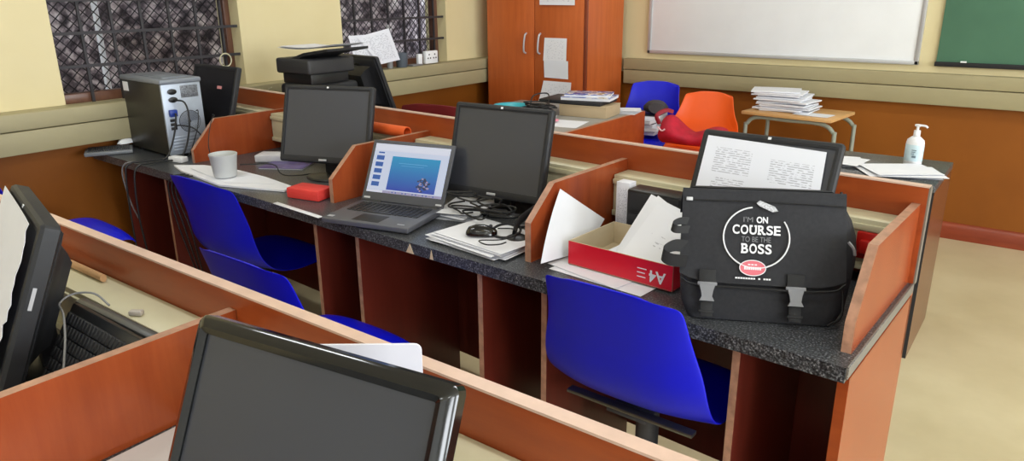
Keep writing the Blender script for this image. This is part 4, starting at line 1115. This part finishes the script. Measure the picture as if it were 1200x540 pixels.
# printer and papers by the window
t = thing('printer', 'black multifunction printer with paper on top, by the left wall', 'printer', (-3.09, 2.47, .8005), 0)
m = MB(); m.box((-.12, -.14, 0), (.13, .17, .22), 0, .02, 3); m.build('body', BLACKM, t)
m = MB(); m.box((-.13, -.145, .27), (.13, .15, .345), 0, .012, 3); m.build('scanner_unit', flat('grey_black_casing', (52, 52, 54), .5), t)
m = MB(); m.box((-.11, -.12, .22), (.11, .12, .27), 0, .004); m.build('output_bay', BLACK, t)
m = MB(); m.prism([(-.08, .345), (-.02, .346), (.08, .375), (.26, .40), (.26, .388), (.08, .36), (.0, .335)], 'y', -.13, .13); m.build('document_tray', BLACKM, t)
for k in range(3):
    paper('sheet', [(-3.24+.012*k, 2.36, 1.192+.004*k), (-2.84+.012*k, 2.36, 1.212+.004*k), (-2.84+.012*k, 2.58, 1.212+.004*k), (-3.24+.012*k, 2.58, 1.192+.004*k)], ['lowest', 'middle', 'topmost'][k]+' white sheet lying on the printer tray', PAPER, .0005, 'paper', 'sheets on the printer', seed=140, curl=lambda u, v: -.012*math.sin(PI*u))
cable([(-3.30, 2.345, .99), (-3.33, 2.34, .97), (-3.335, 2.34, .90), (-3.32, 2.35, .83), (-3.30, 2.36, .807)], 'thin pale cable dropping behind the printer', .0025, TRUNK)

# window ledge things
LZ = ZB1+.0008
paper('sheet', [(-3.575, 3.375, 1.012), (-3.565, 3.545, 1.03), (-3.60, 3.49, 1.232), (-3.605, 3.22, 1.19)], 'handwritten white sheet propped against the window bars', PAPERG, .004, 'paper', seed=150)
paper('sheet', [(-3.60, 3.20, .985), (-3.598, 3.36, .985), (-3.615, 3.30, 1.20), (-3.617, 3.16, 1.20)], 'grey crumpled sheet behind the handwritten sheet at the window', PAPERG, .006, 'paper', seed=151)
t = thing('pen_pot', 'dark blue-grey pot on the window ledge', 'pot', (-3.60, 3.60, LZ))
m = MB(); m.lathe([(.034, 0), (.036, .003), (.044, .09), (.0445, .094), (.041, .094), (.034, .01), (.01, .008)], 24); m.build('pot_body', flat('slate_plastic', (88, 96, 106), .5), t)
t = thing('spray_bottle', 'slim bottle with red label standing at the window bars', 'bottle', (-3.612, 3.50, LZ))
m = MB(); m.lathe([(.018, 0), (.02, .003), (.02, .15), (.016, .18), (.009, .20), (.009, .235), (.012, .24), (.012, .275), (.006, .28)], 20); m.build('bottle_body', flat('clear_grey_plastic', (150, 150, 152), .25), t)
m = MB(); m.lathe([(.0203, .06), (.0206, .061), (.0206, .13), (.0203, .131)], 20); m.build('label', flat('red_black_label', (120, 24, 34), .4, .5, 0, .5, 40), t)
# socket box on the ledge
t = thing('wall_socket', 'white double socket box at the window corner', 'socket', (-3.59, 3.875, LZ), -PI/2)
m = MB(); m.box((-.062, -.012, .005), (.062, .018, .09), 0, .005); m.build('plate', WHITEP, t)
for s in (-1, 1):
    for (dx, dz) in ((0, .02), (-.012, -.004), (.012, -.004)):
        m = MB(); m.cyl((s*.028+dx, -.0135, .046+dz), (s*.028+dx, -.011, .046+dz), .0055, 10); m.build('socket_hole', BLACK, t)
bpy.data.objects['wall_socket'].rotation_euler = (0, 0, PI/2)
m = MB(); m.box((-.012, -.02, 0), (.012, .02, .075), 0, .004); put(m.build('plug', WHITEP), 'white plug top standing beside the double socket', 'plug', (-3.60, 3.77, LZ))
m = MB(); m.box((-.04, -.05, 0), (.02, .05, .01), 0, .003); put(m.build('adapter', GCABLE), 'flat grey adapter lying on the window ledge', 'adapter', (-3.585, 3.72, LZ))
m = MB(); m.tube([(0, .034*math.cos(a), .034*math.sin(a)) for a in [k*PI/9 for k in range(18)]], .0035, 8, closed=True); put(m.build('hanging_wire_loop', TRUNK), 'pale wire loop hanging on the window bar above the monitor', 'wire', (-3.645, 2.32, 1.115))

# ------------------------------------------------------------------ lights: ceiling fluorescents and daylight through the right-hand windows
TUB = emit('fluorescent_tube', (255, 250, 240), 6)
k = 0
for x in (-2.4, .2, 2.8):
    for y in (-1.6, .9, 3.4):
        t = thing('ceiling_light', 'fluorescent batten fixed to the ceiling', 'light', (x, y, ZC), 0, 'fluorescent battens on the ceiling')
        m = MB(); m.box((-.6, -.06, -.05), (.6, .06, -.0005), 0, .006); m.build('batten', WHITEP, t)
        m = MB(); m.cyl((-.58, 0, -.07), (.58, 0, -.07), .016, 14); m.build('tube', TUB, t)
        l = bpy.data.lights.new('ceiling_lamp', 'AREA'); l.shape = 'RECTANGLE'; l.size = 1.16; l.size_y = .10; l.energy = 22; l.color = (.93, .97, 1)
        lo = bpy.data.objects.new('ceiling_lamp', l); COL.objects.link(lo); lo.parent = t; lo.location = (0, 0, -.095)
for y in (-1.8, .4, 2.6):
    l = bpy.data.lights.new('window_daylight', 'AREA'); l.shape = 'RECTANGLE'; l.size = 1.55; l.size_y = 1.45; l.energy = 190; l.color = (.92, .96, 1)
    lo = bpy.data.objects.new('window_daylight', l); COL.objects.link(lo); lo.location = (XR+.15, y, 1.75); lo.rotation_euler = (0, PI/2, 0)
w = bpy.data.worlds.new('world'); S.world = w; w.use_nodes = True
bg = w.node_tree.nodes['Background']; bg.inputs['Color'].default_value = (.85, .92, 1, 1); bg.inputs['Strength'].default_value = 3.5
S.view_settings.view_transform = 'Standard'; S.view_settings.look = 'None'; S.view_settings.exposure = -0.82; S.view_settings.gamma = 1
S.view_settings.use_curve_mapping = False
S.cycles.use_denoising = True
S.cycles.max_bounces = 8
